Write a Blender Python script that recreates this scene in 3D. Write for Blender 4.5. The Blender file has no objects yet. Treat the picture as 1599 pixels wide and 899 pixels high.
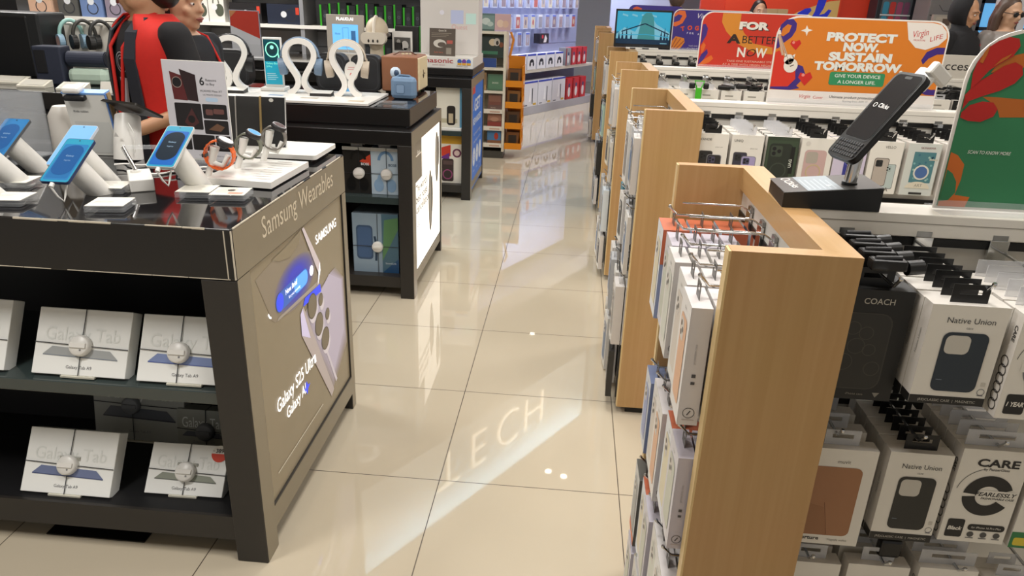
import bpy, bmesh, math, random
from mathutils import Matrix, Vector
SC = bpy.context.scene
COL = SC.collection
random.seed(7)
PI = math.pi

# ---------------------------------------------------------------- camera, world, lights, exposure
cam = bpy.data.cameras.new('camera')
cam.sensor_width = 36.0
cam.lens = 1144.156 * 36.0 / 1599.0
cam.clip_start = 0.02
co = bpy.data.objects.new('camera', cam)
COL.objects.link(co)
_p, _r, _w = 0.379544657, 0.0356039766, 0.0710419457
_f = Vector((-math.sin(_w) * math.cos(_p), math.cos(_w) * math.cos(_p), -math.sin(_p)))
_rt = Vector((math.cos(_w), math.sin(_w), 0))
_up = _rt.cross(_f)
_a = _rt * math.cos(_r) + _up * math.sin(_r)
_b = -_rt * math.sin(_r) + _up * math.cos(_r)
m4 = Matrix((_a, _b, -_f)).transposed().to_4x4()
m4.translation = (0.365788583, -2.02616427, 1.5212383)
co.matrix_world = m4
SC.camera = co
vs = SC.view_settings
vs.view_transform = 'Standard'
vs.look = 'None'
vs.gamma = 1.0
vs.use_curve_mapping = False
vs.exposure = 0.0
wd = bpy.data.worlds.new('ambient_fill')  # soft ambient fill added through the sides left without walls
SC.world = wd
wd.use_nodes = True
wd.node_tree.nodes['Background'].inputs[0].default_value = (1.0, 0.965, 0.92, 1)
wd.node_tree.nodes['Background'].inputs[1].default_value = 0.38

def area(name, loc, sx, sy, power, col=(1, 0.97, 0.935), tgt=None):
    l = bpy.data.lights.new(name, 'AREA')
    l.shape = 'RECTANGLE'; l.size = sx; l.size_y = sy; l.energy = power; l.color = col
    o = bpy.data.objects.new(name, l)
    COL.objects.link(o); o.location = loc
    if tgt: o.rotation_euler = (Vector(tgt) - Vector(loc)).to_track_quat('-Z', 'Y').to_euler()
    return o
CEIL = 3.05
LAMP_POWER = 0.92
LAMPS = [(-1.6, -1.6, 44), (-1.7, 0.9, 32), (0.3, -0.9, 36), (1.5, 0.2, 26), (2.6, -1.2, 16), (2.2, 2.2, 30), (-2.9, 2.6, 34),
         (2.4, 5.2, 46), (-2.9, 4.6, 80), (-4.3, 3.6, 50), (0.2, 1.5, 34), (4.2, 3.4, 26), (-2.2, 7.6, 40), (2.0, 7.6, 30), (1.45, 8.9, 34)]  # last lamp added to brighten the blue-white end wall
for _x, _y, _e in LAMPS:
    area('ceiling_panel_light', (_x, _y, CEIL - 0.05), 0.6, 0.6, _e * LAMP_POWER)

# ---------------------------------------------------------------- materials
def lin(c):
    if isinstance(c, str):
        c = c.lstrip('#'); c = [int(c[i:i + 2], 16) / 255 for i in (0, 2, 4)]
    return tuple(x / 12.92 if x <= .04045 else ((x + .055) / 1.055) ** 2.4 for x in c)
MATS = {}
def mat(name, col, rough=.5, metal=0, es=0, spec=.5, alpha=1, trans=0, coat=0, var=0, vscale=30):
    m = bpy.data.materials.new(name); m.use_nodes = True
    nt = m.node_tree; b = nt.nodes['Principled BSDF']; c = lin(col)
    b.inputs['Base Color'].default_value = (*c, 1)
    b.inputs['Roughness'].default_value = rough
    b.inputs['Metallic'].default_value = metal
    b.inputs['Specular IOR Level'].default_value = spec
    b.inputs['Alpha'].default_value = alpha
    b.inputs['Transmission Weight'].default_value = trans
    b.inputs['Coat Weight'].default_value = coat
    if es:
        b.inputs['Emission Color'].default_value = (*c, 1); b.inputs['Emission Strength'].default_value = es
    if var:
        tc = nt.nodes.new('ShaderNodeTexCoord'); n = nt.nodes.new('ShaderNodeTexNoise'); n.inputs['Scale'].default_value = vscale
        r = nt.nodes.new('ShaderNodeMapRange'); r.inputs['To Min'].default_value = 1 - var; r.inputs['To Max'].default_value = 1 + var
        mx = nt.nodes.new('ShaderNodeMix'); mx.data_type = 'RGBA'; mx.blend_type = 'MULTIPLY'; mx.inputs[0].default_value = 1
        mx.inputs[6].default_value = (*c, 1)
        nt.links.new(tc.outputs['Object'], n.inputs['Vector']); nt.links.new(n.outputs['Fac'], r.inputs['Value'])
        nt.links.new(r.outputs[0], mx.inputs[7]); nt.links.new(mx.outputs[2], b.inputs['Base Color'])
    MATS[name] = m
    return m
def M(k):
    if k in MATS: return MATS[k]
    return mat(k, k, .42)           # printed ink or card of that colour

def wood(name, axis):
    m = bpy.data.materials.new(name); m.use_nodes = True
    nt = m.node_tree; b = nt.nodes['Principled BSDF']; L = nt.links.new
    tc = nt.nodes.new('ShaderNodeTexCoord'); mp = nt.nodes.new('ShaderNodeMapping')
    s = [60, 60, 60]; s['xyz'.index(axis)] = 1.5
    mp.inputs['Scale'].default_value = s
    n = nt.nodes.new('ShaderNodeTexNoise'); n.inputs['Scale'].default_value = 1.0; n.inputs['Detail'].default_value = 6; n.inputs['Distortion'].default_value = .6
    n2 = nt.nodes.new('ShaderNodeTexNoise'); n2.inputs['Scale'].default_value = 5
    cr = nt.nodes.new('ShaderNodeValToRGB')
    cr.color_ramp.elements[0].position = .3; cr.color_ramp.elements[0].color = (*lin('#b68f5d'), 1)
    cr.color_ramp.elements[1].position = .7; cr.color_ramp.elements[1].color = (*lin('#bf9968'), 1)
    mx = nt.nodes.new('ShaderNodeMix'); mx.data_type = 'RGBA'; mx.blend_type = 'MULTIPLY'; mx.inputs[0].default_value = .10
    cr2 = nt.nodes.new('ShaderNodeValToRGB')          # small dark flecks along the grain
    mp2 = nt.nodes.new('ShaderNodeMapping'); s2 = [110, 110, 110]; s2['xyz'.index(axis)] = 16; mp2.inputs['Scale'].default_value = s2
    n3 = nt.nodes.new('ShaderNodeTexNoise'); n3.inputs['Scale'].default_value = .55
    cr2.color_ramp.elements[0].position = .17; cr2.color_ramp.elements[0].color = (.42, .3, .18, 1)
    cr2.color_ramp.elements[1].position = .20; cr2.color_ramp.elements[1].color = (1, 1, 1, 1)
    mx2 = nt.nodes.new('ShaderNodeMix'); mx2.data_type = 'RGBA'; mx2.blend_type = 'MULTIPLY'; mx2.inputs[0].default_value = .8
    L(tc.outputs['Object'], mp.inputs[0]); L(mp.outputs[0], n.inputs['Vector']); L(n.outputs['Fac'], cr.inputs[0])
    L(tc.outputs['Object'], n2.inputs['Vector']); L(cr.outputs[0], mx.inputs[6]); L(n2.outputs['Color'], mx.inputs[7])
    L(tc.outputs['Object'], mp2.inputs[0]); L(mp2.outputs[0], n3.inputs['Vector']); L(n3.outputs['Fac'], cr2.inputs[0])
    L(mx.outputs[2], mx2.inputs[6]); L(cr2.outputs[0], mx2.inputs[7])
    L(mx2.outputs[2], b.inputs['Base Color'])
    b.inputs['Roughness'].default_value = .38; b.inputs['Specular IOR Level'].default_value = .4
    MATS[name] = m
wood('maple_upright', 'z'); wood('maple_along', 'y')
mat('maple_edge', '#d9bd88', .45, var=.06)
mat('black_laminate', '#1b1918', .32, var=.1, vscale=12)
mat('black_shelf', '#131315', .5, var=.1)
mat('gloss_top', '#141316', .07, spec=.7, coat=.3)
mat('shelf_gloss', '#36403f', .16, spec=.8)
mat('post_dark', '#2b2825', .4, var=.08)
mat('olive_sheen_frame', '#8a806c', .3, var=.06, vscale=9)  # dark frame coloured lighter on aisle faces, standing in for grazing reflection
mat('olive_sheen_panel', '#978b73', .26, var=.03, vscale=9)  # poster ground lightened too, grazing reflection put into its colour
mat('worn', '#c9c0ae', .8)
mat('chrome', '#cfd0d0', .14, 1)
mat('steel', '#9a9a98', .3, 1)
mat('white_panel', '#e2ddd2', .42, var=.02)
mat('white_plastic', '#e6e4de', .35)
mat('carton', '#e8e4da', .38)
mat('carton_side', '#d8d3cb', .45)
mat('rail_black', '#0c0c0c', .4)
mat('black_plastic', '#0b0b0c', .38)
mat('black_card', '#141413', .42)
mat('tab_clear', '#dcdde0', .12, alpha=.45)
mat('acrylic', '#eef2f6', .06, alpha=.13, spec=.8)
mat('screen_reflection_grey', '#26272b', .08, spec=.6)  # black screen raised to grey, reflection put into the base colour
mat('skin', '#b98a68', .5); mat('skin_pale', '#c49c7e', .5); mat('lip', '#8f5048', .45)
mat('hair', '#17110e', .45, var=.3, vscale=120); mat('hair_brown', '#4b372a', .5, var=.3, vscale=120)
mat('cloth_black', '#141316', .85, var=.2, vscale=90); mat('cloth_red', '#c41f14', .8, var=.08, vscale=60)
mat('cloth_navy', '#23262f', .8, var=.1); mat('denim', '#2b3444', .85, var=.1)
mat('light_white', '#fff8ec', .5, es=1.2)
mat('strip_blue', '#cfe4ff', .5, es=2)
mat('letter_glow', '#fff0d8', .5, es=2.2)
mat('lamp_glow', '#fff2dc', .5, es=14)
mat('blue_glow', '#3a4df0', .5, es=.55); mat('white_glow', '#ffffff', .5, es=.9); mat('lilac_glow', '#d9d2f2', .5, es=.25)
mat('cyan_glow', '#5a9ff0', .5, es=.7); mat('sky_screen', '#6db9f2', .4, es=.7); mat('teal_screen', '#1d8fa8', .3, es=.5); mat('deep_teal', '#0f4450', .3, es=.25)
mat('mint_glow', '#8ff0cf', .3, es=.6)

# ---------------------------------------------------------------- mesh builder
def text_mesh(s, bold, shear):
    k = (s, bold, shear)
    if k not in text_mesh.c:
        cu = bpy.data.curves.new('lettering', 'FONT')
        cu.body = s; cu.size = 1; cu.offset = bold; cu.shear = shear; cu.resolution_u = 3 if len(s) > 3 else 5
        o = bpy.data.objects.new('lettering', cu)
        me = bpy.data.meshes.new_from_object(o)
        text_mesh.c[k] = ([tuple(v.co) for v in me.vertices], [tuple(p.vertices) for p in me.polygons])
        bpy.data.meshes.remove(me); bpy.data.objects.remove(o); bpy.data.curves.remove(cu)
    return text_mesh.c[k]
text_mesh.c = {}

def rrect(x0, x1, y0, y1, r, n=4):
    if not isinstance(r, (tuple, list)): r = (r,) * 4        # bl, br, tr, tl
    out = []
    for (cx, cy, a0, q) in ((x0, y0, PI, r[0]), (x1, y0, 1.5 * PI, r[1]), (x1, y1, 0, r[2]), (x0, y1, .5 * PI, r[3])):
        if q <= 0: out.append((cx, cy)); continue
        ox = cx + q if cx == x0 else cx - q; oy = cy + q if cy == y0 else cy - q
        for i in range(n + 1):
            a = a0 + .5 * PI * i / n
            out.append((ox + q * math.cos(a), oy + q * math.sin(a)))
    return out
def circ(cx, cy, r, n=20, ry=None, a0=0, a1=2 * PI):
    full = abs(a1 - a0 - 2 * PI) < 1e-6
    k = n if full else n + 1
    return [(cx + r * math.cos(a0 + (a1 - a0) * i / n), cy + (ry or r) * math.sin(a0 + (a1 - a0) * i / n)) for i in range(k)]
def FR(o, u, v):
    u = Vector(u).normalized(); v = Vector(v).normalized(); n = u.cross(v)
    m = Matrix((u, v, n)).transposed().to_4x4(); m.translation = o
    return m
def FRONT(x, y, z): return FR((x, y, z), (1, 0, 0), (0, 0, 1))      # faces -Y
def AISLE(x, y, z): return FR((x, y, z), (0, 1, 0), (0, 0, 1))      # faces +X
def SIDE(x, y, z): return FR((x, y, z), (0, -1, 0), (0, 0, 1))      # faces -X
def UPF(x, y, z): return FR((x, y, z), (1, 0, 0), (0, 1, 0))        # faces +Z
def RZ(a): return Matrix.Rotation(a, 4, 'Z')
def TR(x, y, z): return Matrix.Translation((x, y, z))

class B:
    def __init__(s, org=None):
        s.v = []; s.f = []; s.k = []; s.sm = []; s.mats = []
        s.base = Matrix.Translation(-org.location) if org is not None else Matrix()
        s.T = Matrix()
    def raw(s, vs, fs, m, sm=False):
        mm = M(m)
        if mm not in s.mats: s.mats.append(mm)
        i = s.mats.index(mm); n = len(s.v); X = s.base @ s.T
        s.v += [X @ Vector(p) for p in vs]
        s.f += [tuple(n + j for j in f) for f in fs]
        s.k += [i] * len(fs); s.sm += [sm] * len(fs)
        return s
    def bm(s, bm, m, sm=False):
        bm.verts.index_update()
        s.raw([v.co.copy() for v in bm.verts], [[v.index for v in f.verts] for f in bm.faces], m, sm); bm.free(); return s
    def box(s, x0, x1, y0, y1, z0, z1, m, bev=0):
        vs = [(x, y, z) for x in (x0, x1) for y in (y0, y1) for z in (z0, z1)]
        fs = [(0, 1, 3, 2), (4, 6, 7, 5), (0, 4, 5, 1), (2, 3, 7, 6), (0, 2, 6, 4), (1, 5, 7, 3)]
        if not bev: return s.raw(vs, fs, m)
        b = bmesh.new(); vv = [b.verts.new(p) for p in vs]
        for f in fs: b.faces.new([vv[i] for i in f])
        bmesh.ops.bevel(b, geom=list(b.edges), offset=bev, segments=2, profile=.5, affect='EDGES')
        return s.bm(b, m)
    def hexa(s, p, m):                                    # 8 corners: bottom ring then top ring
        return s.raw(p, [(0, 3, 2, 1), (4, 5, 6, 7), (0, 1, 5, 4), (1, 2, 6, 5), (2, 3, 7, 6), (3, 0, 4, 7)], m)
    def poly(s, pts, m, z=0):
        return s.raw([(x, y, z) for x, y in pts], [tuple(range(len(pts)))], m)
    def prism(s, pts, z0, z1, m, ms=None):
        n = len(pts)
        s.raw([(x, y, z0) for x, y in pts] + [(x, y, z1) for x, y in pts],
              [tuple(reversed(range(n))), tuple(range(n, 2 * n))], m)
        return s.raw([(x, y, z0) for x, y in pts] + [(x, y, z1) for x, y in pts],
              [(i, (i + 1) % n, n + (i + 1) % n, n + i) for i in range(n)], ms or m)
    def rect(s, x0, x1, y0, y1, m, z=0, r=0):
        return s.poly(rrect(x0, x1, y0, y1, r) if r else [(x0, y0), (x1, y0), (x1, y1), (x0, y1)], m, z)
    def disc(s, x, y, r, m, z=0, ry=None, n=20): return s.poly(circ(x, y, r, n, ry), m, z)
    def band(s, po, pi, m, z=0):                           # ring between two loops of equal length
        n = len(po)
        return s.raw([(x, y, z) for x, y in po] + [(x, y, z) for x, y in pi], [(i, (i + 1) % n, n + (i + 1) % n, n + i) for i in range(n)], m)
    def ring(s, x, y, r, t, m, z=0, ry=None, n=24, a0=0, a1=2 * PI):
        ry = ry or r; A = circ(x, y, r, n, ry, a0, a1); Bq = circ(x, y, r - t, n, ry - t, a0, a1)
        k = len(A); full = k == n
        return s.raw([(p[0], p[1], z) for p in A + Bq], [(i, (i + 1) % k, k + (i + 1) % k, k + i) for i in range(k if full else k - 1)], m)
    def line(s, pts, w, m, z=0):
        for (x0, y0), (x1, y1) in zip(pts, pts[1:]):
            d = math.hypot(x1 - x0, y1 - y0) or 1; nx, ny = -(y1 - y0) / d * w / 2, (x1 - x0) / d * w / 2
            s.poly([(x0 + nx, y0 + ny), (x0 - nx, y0 - ny), (x1 - nx, y1 - ny), (x1 + nx, y1 + ny)], m, z)
        return s
    def rings(s, R, m, caps=True, closed=False, sm=True):
        n = len(R[0]); vs = [p for r in R for p in r]; fs = []
        k = len(R) if closed else len(R) - 1
        for j in range(k):
            j2 = (j + 1) % len(R)
            for i in range(n): fs.append((j * n + i, j * n + (i + 1) % n, j2 * n + (i + 1) % n, j2 * n + i))
        s.raw(vs, fs, m, sm)
        if caps and not closed: s.raw(list(R[0]), [tuple(reversed(range(n)))], m); s.raw(list(R[-1]), [tuple(range(n))], m)
        return s
    def tube(s, pts, r, m, n=8, closed=False):
        P = [Vector(p) for p in pts]; R = []; q = len(P); up = None
        rr = r if isinstance(r, (list, tuple)) else [r] * q
        for i in range(q):
            a = P[i - 1] if (i > 0 or closed) else P[i]; c = P[(i + 1) % q] if (i < q - 1 or closed) else P[i]
            d = (c - a).normalized()
            if up is None: up = d.orthogonal().normalized()
            up = (up - d * up.dot(d)); up = up.normalized() if up.length > 1e-6 else d.orthogonal().normalized()
            w = d.cross(up)
            R.append([P[i] + (up * math.cos(2 * PI * k / n) + w * math.sin(2 * PI * k / n)) * rr[i] for k in range(n)])
        return s.rings(R, m, True, closed)
    def cyl(s, p, q, r, m, r2=None, n=20): return s.tube([p, q], [r, r if r2 is None else r2], m, n)
    def lathe(s, prof, m, n=24):
        return s.rings([[(r * math.cos(2 * PI * i / n), r * math.sin(2 * PI * i / n), z) for i in range(n)] for r, z in prof], m)
    def ball(s, c, r, m, n=16):
        if not isinstance(r, (tuple, list)): r = (r,) * 3
        R = []
        for j in range(1, n // 2):
            t = PI * j / (n // 2) - PI / 2
            R.append([(c[0] + r[0] * math.cos(t) * math.cos(2 * PI * i / n), c[1] + r[1] * math.cos(t) * math.sin(2 * PI * i / n), c[2] + r[2] * math.sin(t)) for i in range(n)])
        return s.rings(R, m)
    def text(s, t, x, y, size, m, z=.0007, al='C', bold=0, shear=0, w=None, rot=0):
        vs, fs = text_mesh(t, bold, shear)
        if not vs: return s
        x0 = min(v[0] for v in vs); x1 = max(v[0] for v in vs); sx = size
        if w: sx = w / max(x1 - x0, 1e-6)
        off = {'C': (x0 + x1) / 2, 'L': x0, 'R': x1}[al]
        c, q = math.cos(rot), math.sin(rot); o = []
        for v in vs:
            a, b = (v[0] - off) * sx, v[1] * size
            o.append((x + a * c - b * q, y + a * q + b * c, z))
        return s.raw(o, fs, m)
    def done(s, name, parent=None, loc=None, rot=None, bevel=0, remesh=0):
        me = bpy.data.meshes.new(name)
        me.from_pydata([tuple(v) for v in s.v], [], s.f)
        for m in s.mats: me.materials.append(m)
        me.polygons.foreach_set('material_index', s.k); me.polygons.foreach_set('use_smooth', s.sm); me.update()
        o = bpy.data.objects.new(name, me); COL.objects.link(o)
        if parent is not None: o.parent = parent
        if loc is not None: o.location = loc
        if rot is not None: o.rotation_euler = rot
        if bevel:
            d = o.modifiers.new('edge', 'BEVEL'); d.width = bevel; d.segments = 2; d.limit_method = 'ANGLE'
        if remesh:
            d = o.modifiers.new('skin', 'REMESH'); d.mode = 'VOXEL'; d.voxel_size = remesh; d.use_smooth_shade = True
            d = o.modifiers.new('soft', 'SMOOTH'); d.iterations = 6; d.factor = .6
        return o

def tag(o, label, cat, group=None):
    o['label'] = label; o['category'] = cat
    if group: o['group'] = group
    return o
def thing(name, label, cat, loc=(0, 0, 0), rz=0, group=None):
    o = bpy.data.objects.new(name, None); COL.objects.link(o)
    o.location = loc; o.rotation_euler = (0, 0, rz); o.empty_display_size = .05
    return tag(o, label, cat, group)
def struct(o):
    o['kind'] = 'structure'; return o
def dup(o, loc, rot=None, label=None, group=None):
    r = o.copy(); COL.objects.link(r); r.location = loc
    if rot is not None: r.rotation_euler = rot
    if label: r['label'] = label
    if group: r['group'] = group
    for ch in list(o.children):
        c = ch.copy(); COL.objects.link(c); c.parent = r
        for g in ch.children:
            d = g.copy(); COL.objects.link(d); d.parent = c
    return r
ORD = ['first', 'second', 'third', 'fourth', 'fifth', 'sixth', 'seventh', 'eighth', 'ninth', 'tenth', 'eleventh', 'twelfth']

# ---------------------------------------------------------------- the setting
def floor_mat():
    m = bpy.data.materials.new('polished_tiles'); m.use_nodes = True
    nt = m.node_tree; b = nt.nodes['Principled BSDF']; L = nt.links.new
    g = nt.nodes.new('ShaderNodeNewGeometry'); sp = nt.nodes.new('ShaderNodeSeparateXYZ'); L(g.outputs['Position'], sp.inputs[0])
    def mth(op, a, v=None):
        n = nt.nodes.new('ShaderNodeMath'); n.operation = op
        L(a, n.inputs[0])
        if v is not None:
            if isinstance(v, (int, float)): n.inputs[1].default_value = v
            else: L(v, n.inputs[1])
        return n.outputs[0]
    ds = []
    for ax in ('X', 'Y'):
        t = mth('DIVIDE', sp.outputs[ax], .6); t = mth('ADD', t, 100.5); t = mth('FRACT', t)
        t = mth('SUBTRACT', t, .5); ds.append(mth('ABSOLUTE', t))
    d = mth('MINIMUM', ds[0], ds[1]); gr = mth('LESS_THAN', d, .0026)
    n = nt.nodes.new('ShaderNodeTexNoise'); n.inputs['Scale'].default_value = 1.6; n.inputs['Detail'].default_value = 4
    L(g.outputs['Position'], n.inputs['Vector'])
    cr = nt.nodes.new('ShaderNodeValToRGB')
    cr.color_ramp.elements[0].color = (*lin('#c1b59e'), 1); cr.color_ramp.elements[1].color = (*lin('#c9bea9'), 1)
    L(n.outputs['Fac'], cr.inputs[0])
    mx = nt.nodes.new('ShaderNodeMix'); mx.data_type = 'RGBA'; L(gr, mx.inputs[0]); L(cr.outputs[0], mx.inputs[6]); mx.inputs[7].default_value = (*lin('#4c4033'), 1)
    L(mx.outputs[2], b.inputs['Base Color'])
    r = mth('MULTIPLY', gr, .5); r = mth('ADD', r, .022); L(r, b.inputs['Roughness'])
    b.inputs['Specular IOR Level'].default_value = .75
    MATS['polished_tiles'] = m
floor_mat()
mat('ceiling_paint', '#cfc4b2', .8, var=.03)
mat('wall_paint', '#d9dbe2', .7, var=.02); mat('wall_dark', '#3b3a3b', .6, var=.1); mat('wall_red', '#d8391b', .5, var=.04)
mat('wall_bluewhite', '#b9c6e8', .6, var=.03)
b = B(); b.box(-7, 8, -5, 13, -.06, 0, 'polished_tiles'); struct(b.done('floor'))
b = B(); b.box(-7, 8, -5, 13, CEIL, CEIL + .08, 'ceiling_paint'); struct(b.done('ceiling'))
b = B(); b.box(-7, 8, 12.9, 13, 0, CEIL, 'wall_paint'); struct(b.done('wall_back'))
b = B(); b.box(-7.1, -7, -5, 13, 0, CEIL, 'wall_dark'); struct(b.done('wall_left'))
b = B(); b.box(8, 8.1, 4.5, 13, 0, CEIL, 'wall_paint'); struct(b.done('wall_right'))
# blue-lit stretch of wall beside the pegboard, red service wall and the pale column behind the shoppers
b = B(); b.box(.86, 1.9, 9.9, 10.0, 0, CEIL, 'wall_bluewhite'); struct(b.done('trim_1'))
b = B(); b.box(1.9, 5.1, 8.0, 8.1, 0, CEIL, 'wall_red'); struct(b.done('wall_service'))
b = B(); b.box(4.72, 4.95, 6.4, 6.6, 0, CEIL, 'wall_paint'); struct(b.done('trim_2'))
for _x, _y, _e in LAMPS:
    o = B(); o.box(-.32, .32, -.32, .32, 0, .02, 'white_plastic'); o = o.done('ceiling_light', loc=(_x, _y, CEIL - .035))
    tag(o, 'square white ceiling light panel above the shop floor', 'light', 'ceiling light panels')
for k, (_x, _y) in enumerate([(.357, 3.991), (.509, 3.928), (.017, 7.108)]):
    s = (CEIL + 1.521) / (2.8 + 1.521); x = .366 + (_x - .366) * s; y = -2.026 + (_y + 2.026) * s
    t = thing('ceiling_spotlight', 'small round recessed spotlight over the aisle, ' + ('one of the close pair', 'other of the close pair', 'deeper in the shop')[k], 'light', (x, y, CEIL))
    b = B(); b.lathe([(.055, -.012), (.06, 0), (.035, 0), (.033, -.012)], 'white_plastic'); b.done('trim_ring', t)
    b = B(); b.lathe([(.034, -.016), (.034, -.012)], 'lamp_glow'); b.done('bulb', t)
o = B(); o.box(-1.775, -1.30, 4.84, 4.87, CEIL - .015, CEIL - .002, 'lamp_glow'); tag(o.done('linear_light'), 'slim linear ceiling light over the headphone tables', 'light')
# hanging fascia with glowing letters above the aisle
s1 = Vector((-1.057, 2.495, 0)); s2 = Vector((.687, 5.205, 0)); u = (s2 - s1).normalized()
t = thing('hanging_sign', 'long hanging ceiling fascia with glowing letters', 'sign', (*((s1 + s2) / 2).xy, CEIL))
b = B(t); b.T = FR((s1.x, s1.y, 0), u, (0, 0, 1)); Lf = (s2 - s1).length
b.box(0, Lf, 2.05, 2.85, -.06, 0, 'white_panel'); b.done('fascia_board', t)
b = B(t); b.T = FR((s1.x, s1.y, 0), u, (0, 0, 1)); b.box(0, Lf, 2.88, 2.90, .05, .09, 'strip_blue'); b.box(0, Lf, 2.90, 2.92, -.06, .165, 'ceiling_paint'); b.box(0, Lf, 2.695, 2.90, .15, .165, 'ceiling_paint'); b.done('light_strip_and_lip', t)  # lip and cover shaped to hide the wash lamp and cut its glow
_l = area('fascia_wash', (0, 0, 0), Lf, .02, 30, (.36, .68, 1)); _nz = Vector((u.y, -u.x, 0)); _mid = (s1 + s2) / 2 + _nz * .10 + Vector((0, 0, 2.885)); _d = (-_nz * .45 + Vector((0, 0, -1))).normalized()
_l.matrix_world = Matrix((u, _d.cross(u) * -1, -_d)).transposed().to_4x4(); _l.location = _mid
for ch, sx in zip('TECH', (.84, 1.31, 1.68, 2.12)):
    b = B(t); b.T = FR((s1.x, s1.y, 0), u, (0, 0, 1)); b.text(ch, sx, 2.17, .56, 'letter_glow', .012, 'L', bold=-.022); b.done('letter', t)

# ---------------------------------------------------------------- the wearables display table
T1 = thing('display_table', 'black display table lettered Wearables with lit phone poster on its end', 'display table', (-1.2, 0, 0))
X1, YN, YF = -.412, -.442, .447
b = B(T1); b.box(-2.0, X1, YN, YF, .86, .99, 'black_laminate', .004)
b.box(-1.996, X1 - .004, YN + .004, YF - .004, .9895, .9905, 'gloss_top')
random.seed(3)
x = -1.99
while x < X1 - .03:                                  # chipped laminate edges
    w = random.uniform(.02, .09)
    if random.random() < .85: b.box(x, min(x + w, X1 - .01), YN - .0006, YN + .002, .9885 - random.uniform(0, .0025), .9908, 'worn')
    if random.random() < .8: b.box(x, min(x + w, X1 - .014), YN - .0006, YN, .8625, .8645, 'worn')
    x += w * 1.02
y = YN + .01
while y < YF - .03:
    w = random.uniform(.02, .07)
    if random.random() < .7: b.box(X1 - .002, X1 + .0006, y, y + w, .9885 - random.uniform(0, .002), .9908, 'worn')
    y += w * 1.05
for xx in (X1 - .018, X1 - .001):
    b.box(xx - .002, xx + .0008, YN - .0006, YN + .003, .863, .986, 'worn')
b.T = AISLE(X1 + .0004, 0, 0)
b.rect(YN + .006, YF - .004, .862, .986, 'olive_sheen_frame')
b.text('Samsung Wearables', -.272, .914, .082, '#d9cdb5', .0006, 'L', w=.585)
b.done('tabletop', T1)
b = B(T1); b.box(-.502, X1, YN, -.362, 0, .86, 'post_dark', .003)
b.T = AISLE(X1 + .0004, 0, 0); b.rect(YN + .004, -.366, .002, .86, 'olive_sheen_frame'); b.done('leg', T1)
b = B(T1); b.box(-.502, X1, .402, YF, 0, .86, 'post_dark', .003)
b.T = AISLE(X1 + .0004, 0, 0); b.rect(.402, YF - .004, .002, .86, 'olive_sheen_frame'); b.done('leg', T1)
b = B(T1); b.box(-2.0, -1.92, YN, YF, 0, .86, 'post_dark', .003); b.done('side_panel', T1)
b = B(T1); b.box(-.46, X1, -.362, .402, .07, .145, 'post_dark'); b.T = AISLE(X1 + .0004, 0, 0); b.rect(-.366, .402, .068, .14, 'olive_sheen_frame'); b.done('bottom_rail', T1)
# lit poster
b = B(T1); b.box(-.44, X1 - .006, -.364, .404, .14, .862, 'black_shelf')
b.T = AISLE(X1 - .0055, 0, 0); b.rect(-.36, .40, .146, .856, 'olive_sheen_panel')
z = .0006
# upper phone standing on its corner: screen glow, side band
b.poly([(-.33, .82), (.0, .852), (.13, .66), (.118, .632), (-.23, .655), (-.25, .67)], '#9b8f7d', z)
for i in range(12):
    e = i / 11; c = '#%02x%02x%02x' % tuple(int(p + (q - p) * e ** .8) for p, q in zip((155, 143, 128), (62, 70, 232)))
    b.disc(-.06, .712, .175 * (1 - .6 * e), c, z + .0001 + .00008 * i, ry=.078 * (1 - .45 * e), n=32)
b.poly([(-.22, .835), (-.17, .815), (-.09, .80), (-.02, .815), (.01, .853), (-.10, .84)], 'olive_sheen_panel', z + .0012)
b.poly(rrect(-.22, .04, .672, .728, .028), '#3f78e6', z + .0014); b.poly(rrect(-.08, .035, .676, .724, .024), 'cyan_glow', z + .0015); b.disc(-.19, .70, .026, 'blue_glow', z + .0015)
b.text('Now Brief', -.1, .705, .022, 'white_glow', z + .0018, bold=.02); b.text('for your evening', -.08, .685, .014, 'white_glow', z + .0018)
b.line([(-.275, .70), (-.268, .688), (-.258, .682)], .006, 'white_glow', z + .0016); b.disc(.07, .70, .017, 'white_glow', z + .0016, n=12)
b.poly([(.015, .853), (.032, .853), (.15, .70), (.15, .672), (.12, .63), (.115, .636), (.13, .67)], '#e9dfe6', z + .0016)
b.poly([(.13, .67), (.15, .70), (.15, .672), (.12, .632)], 'white_glow', z + .0018)
b.poly([(-.22, .654), (.118, .63), (.126, .638), (.125, .645), (-.21, .661)], '#b9b0a6', z + .001)
# lower phone: back with five lenses
b.poly([(.0, .635), (.14, .628), (.145, .60), (-.02, .615)], 'blue_glow', z + .0012)
for i, (c, d) in enumerate([('#a69a8e', 0), ('#aca0a2', .012), ('#b3a9b4', .024), ('#bbb2c4', .036), ('#c5bdd2', .05), ('#d4cde6', .066)]):
    b.poly([(-.03 + d, .59 - d * .3), (.30 - d, .628), (.385 - d * .4, .56), (.385 - d * .4, .30 + d), (.20 + d * .4, .20 + d), (-.005 + d, .50)], c, z + .0004 + .0001 * i)
b.poly([(-.048, .60), (-.02, .615), (.21, .20), (.18, .185), (-.05, .53)], '#cfc4c4', z + .0012); b.poly([(-.048, .60), (-.028, .612), (.02, .49), (-.05, .53)], 'lilac_glow', z + .0014)
b.poly([(.12, .44), (.13, .445), (.25, .22), (.235, .215)], '#ece7f6', z + .0014)
for (cx, cy, r) in ((.055, .585, .042), (.135, .575, .022), (.105, .50, .040), (.19, .50, .021), (.155, .425, .040)):
    b.disc(cx + .008, cy - .018, r, '#f3eefa', z + .0016); b.disc(cx, cy, r, '#5f564a', z + .0018); b.disc(cx, cy, r * .9, '#857a66', z + .002)
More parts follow.
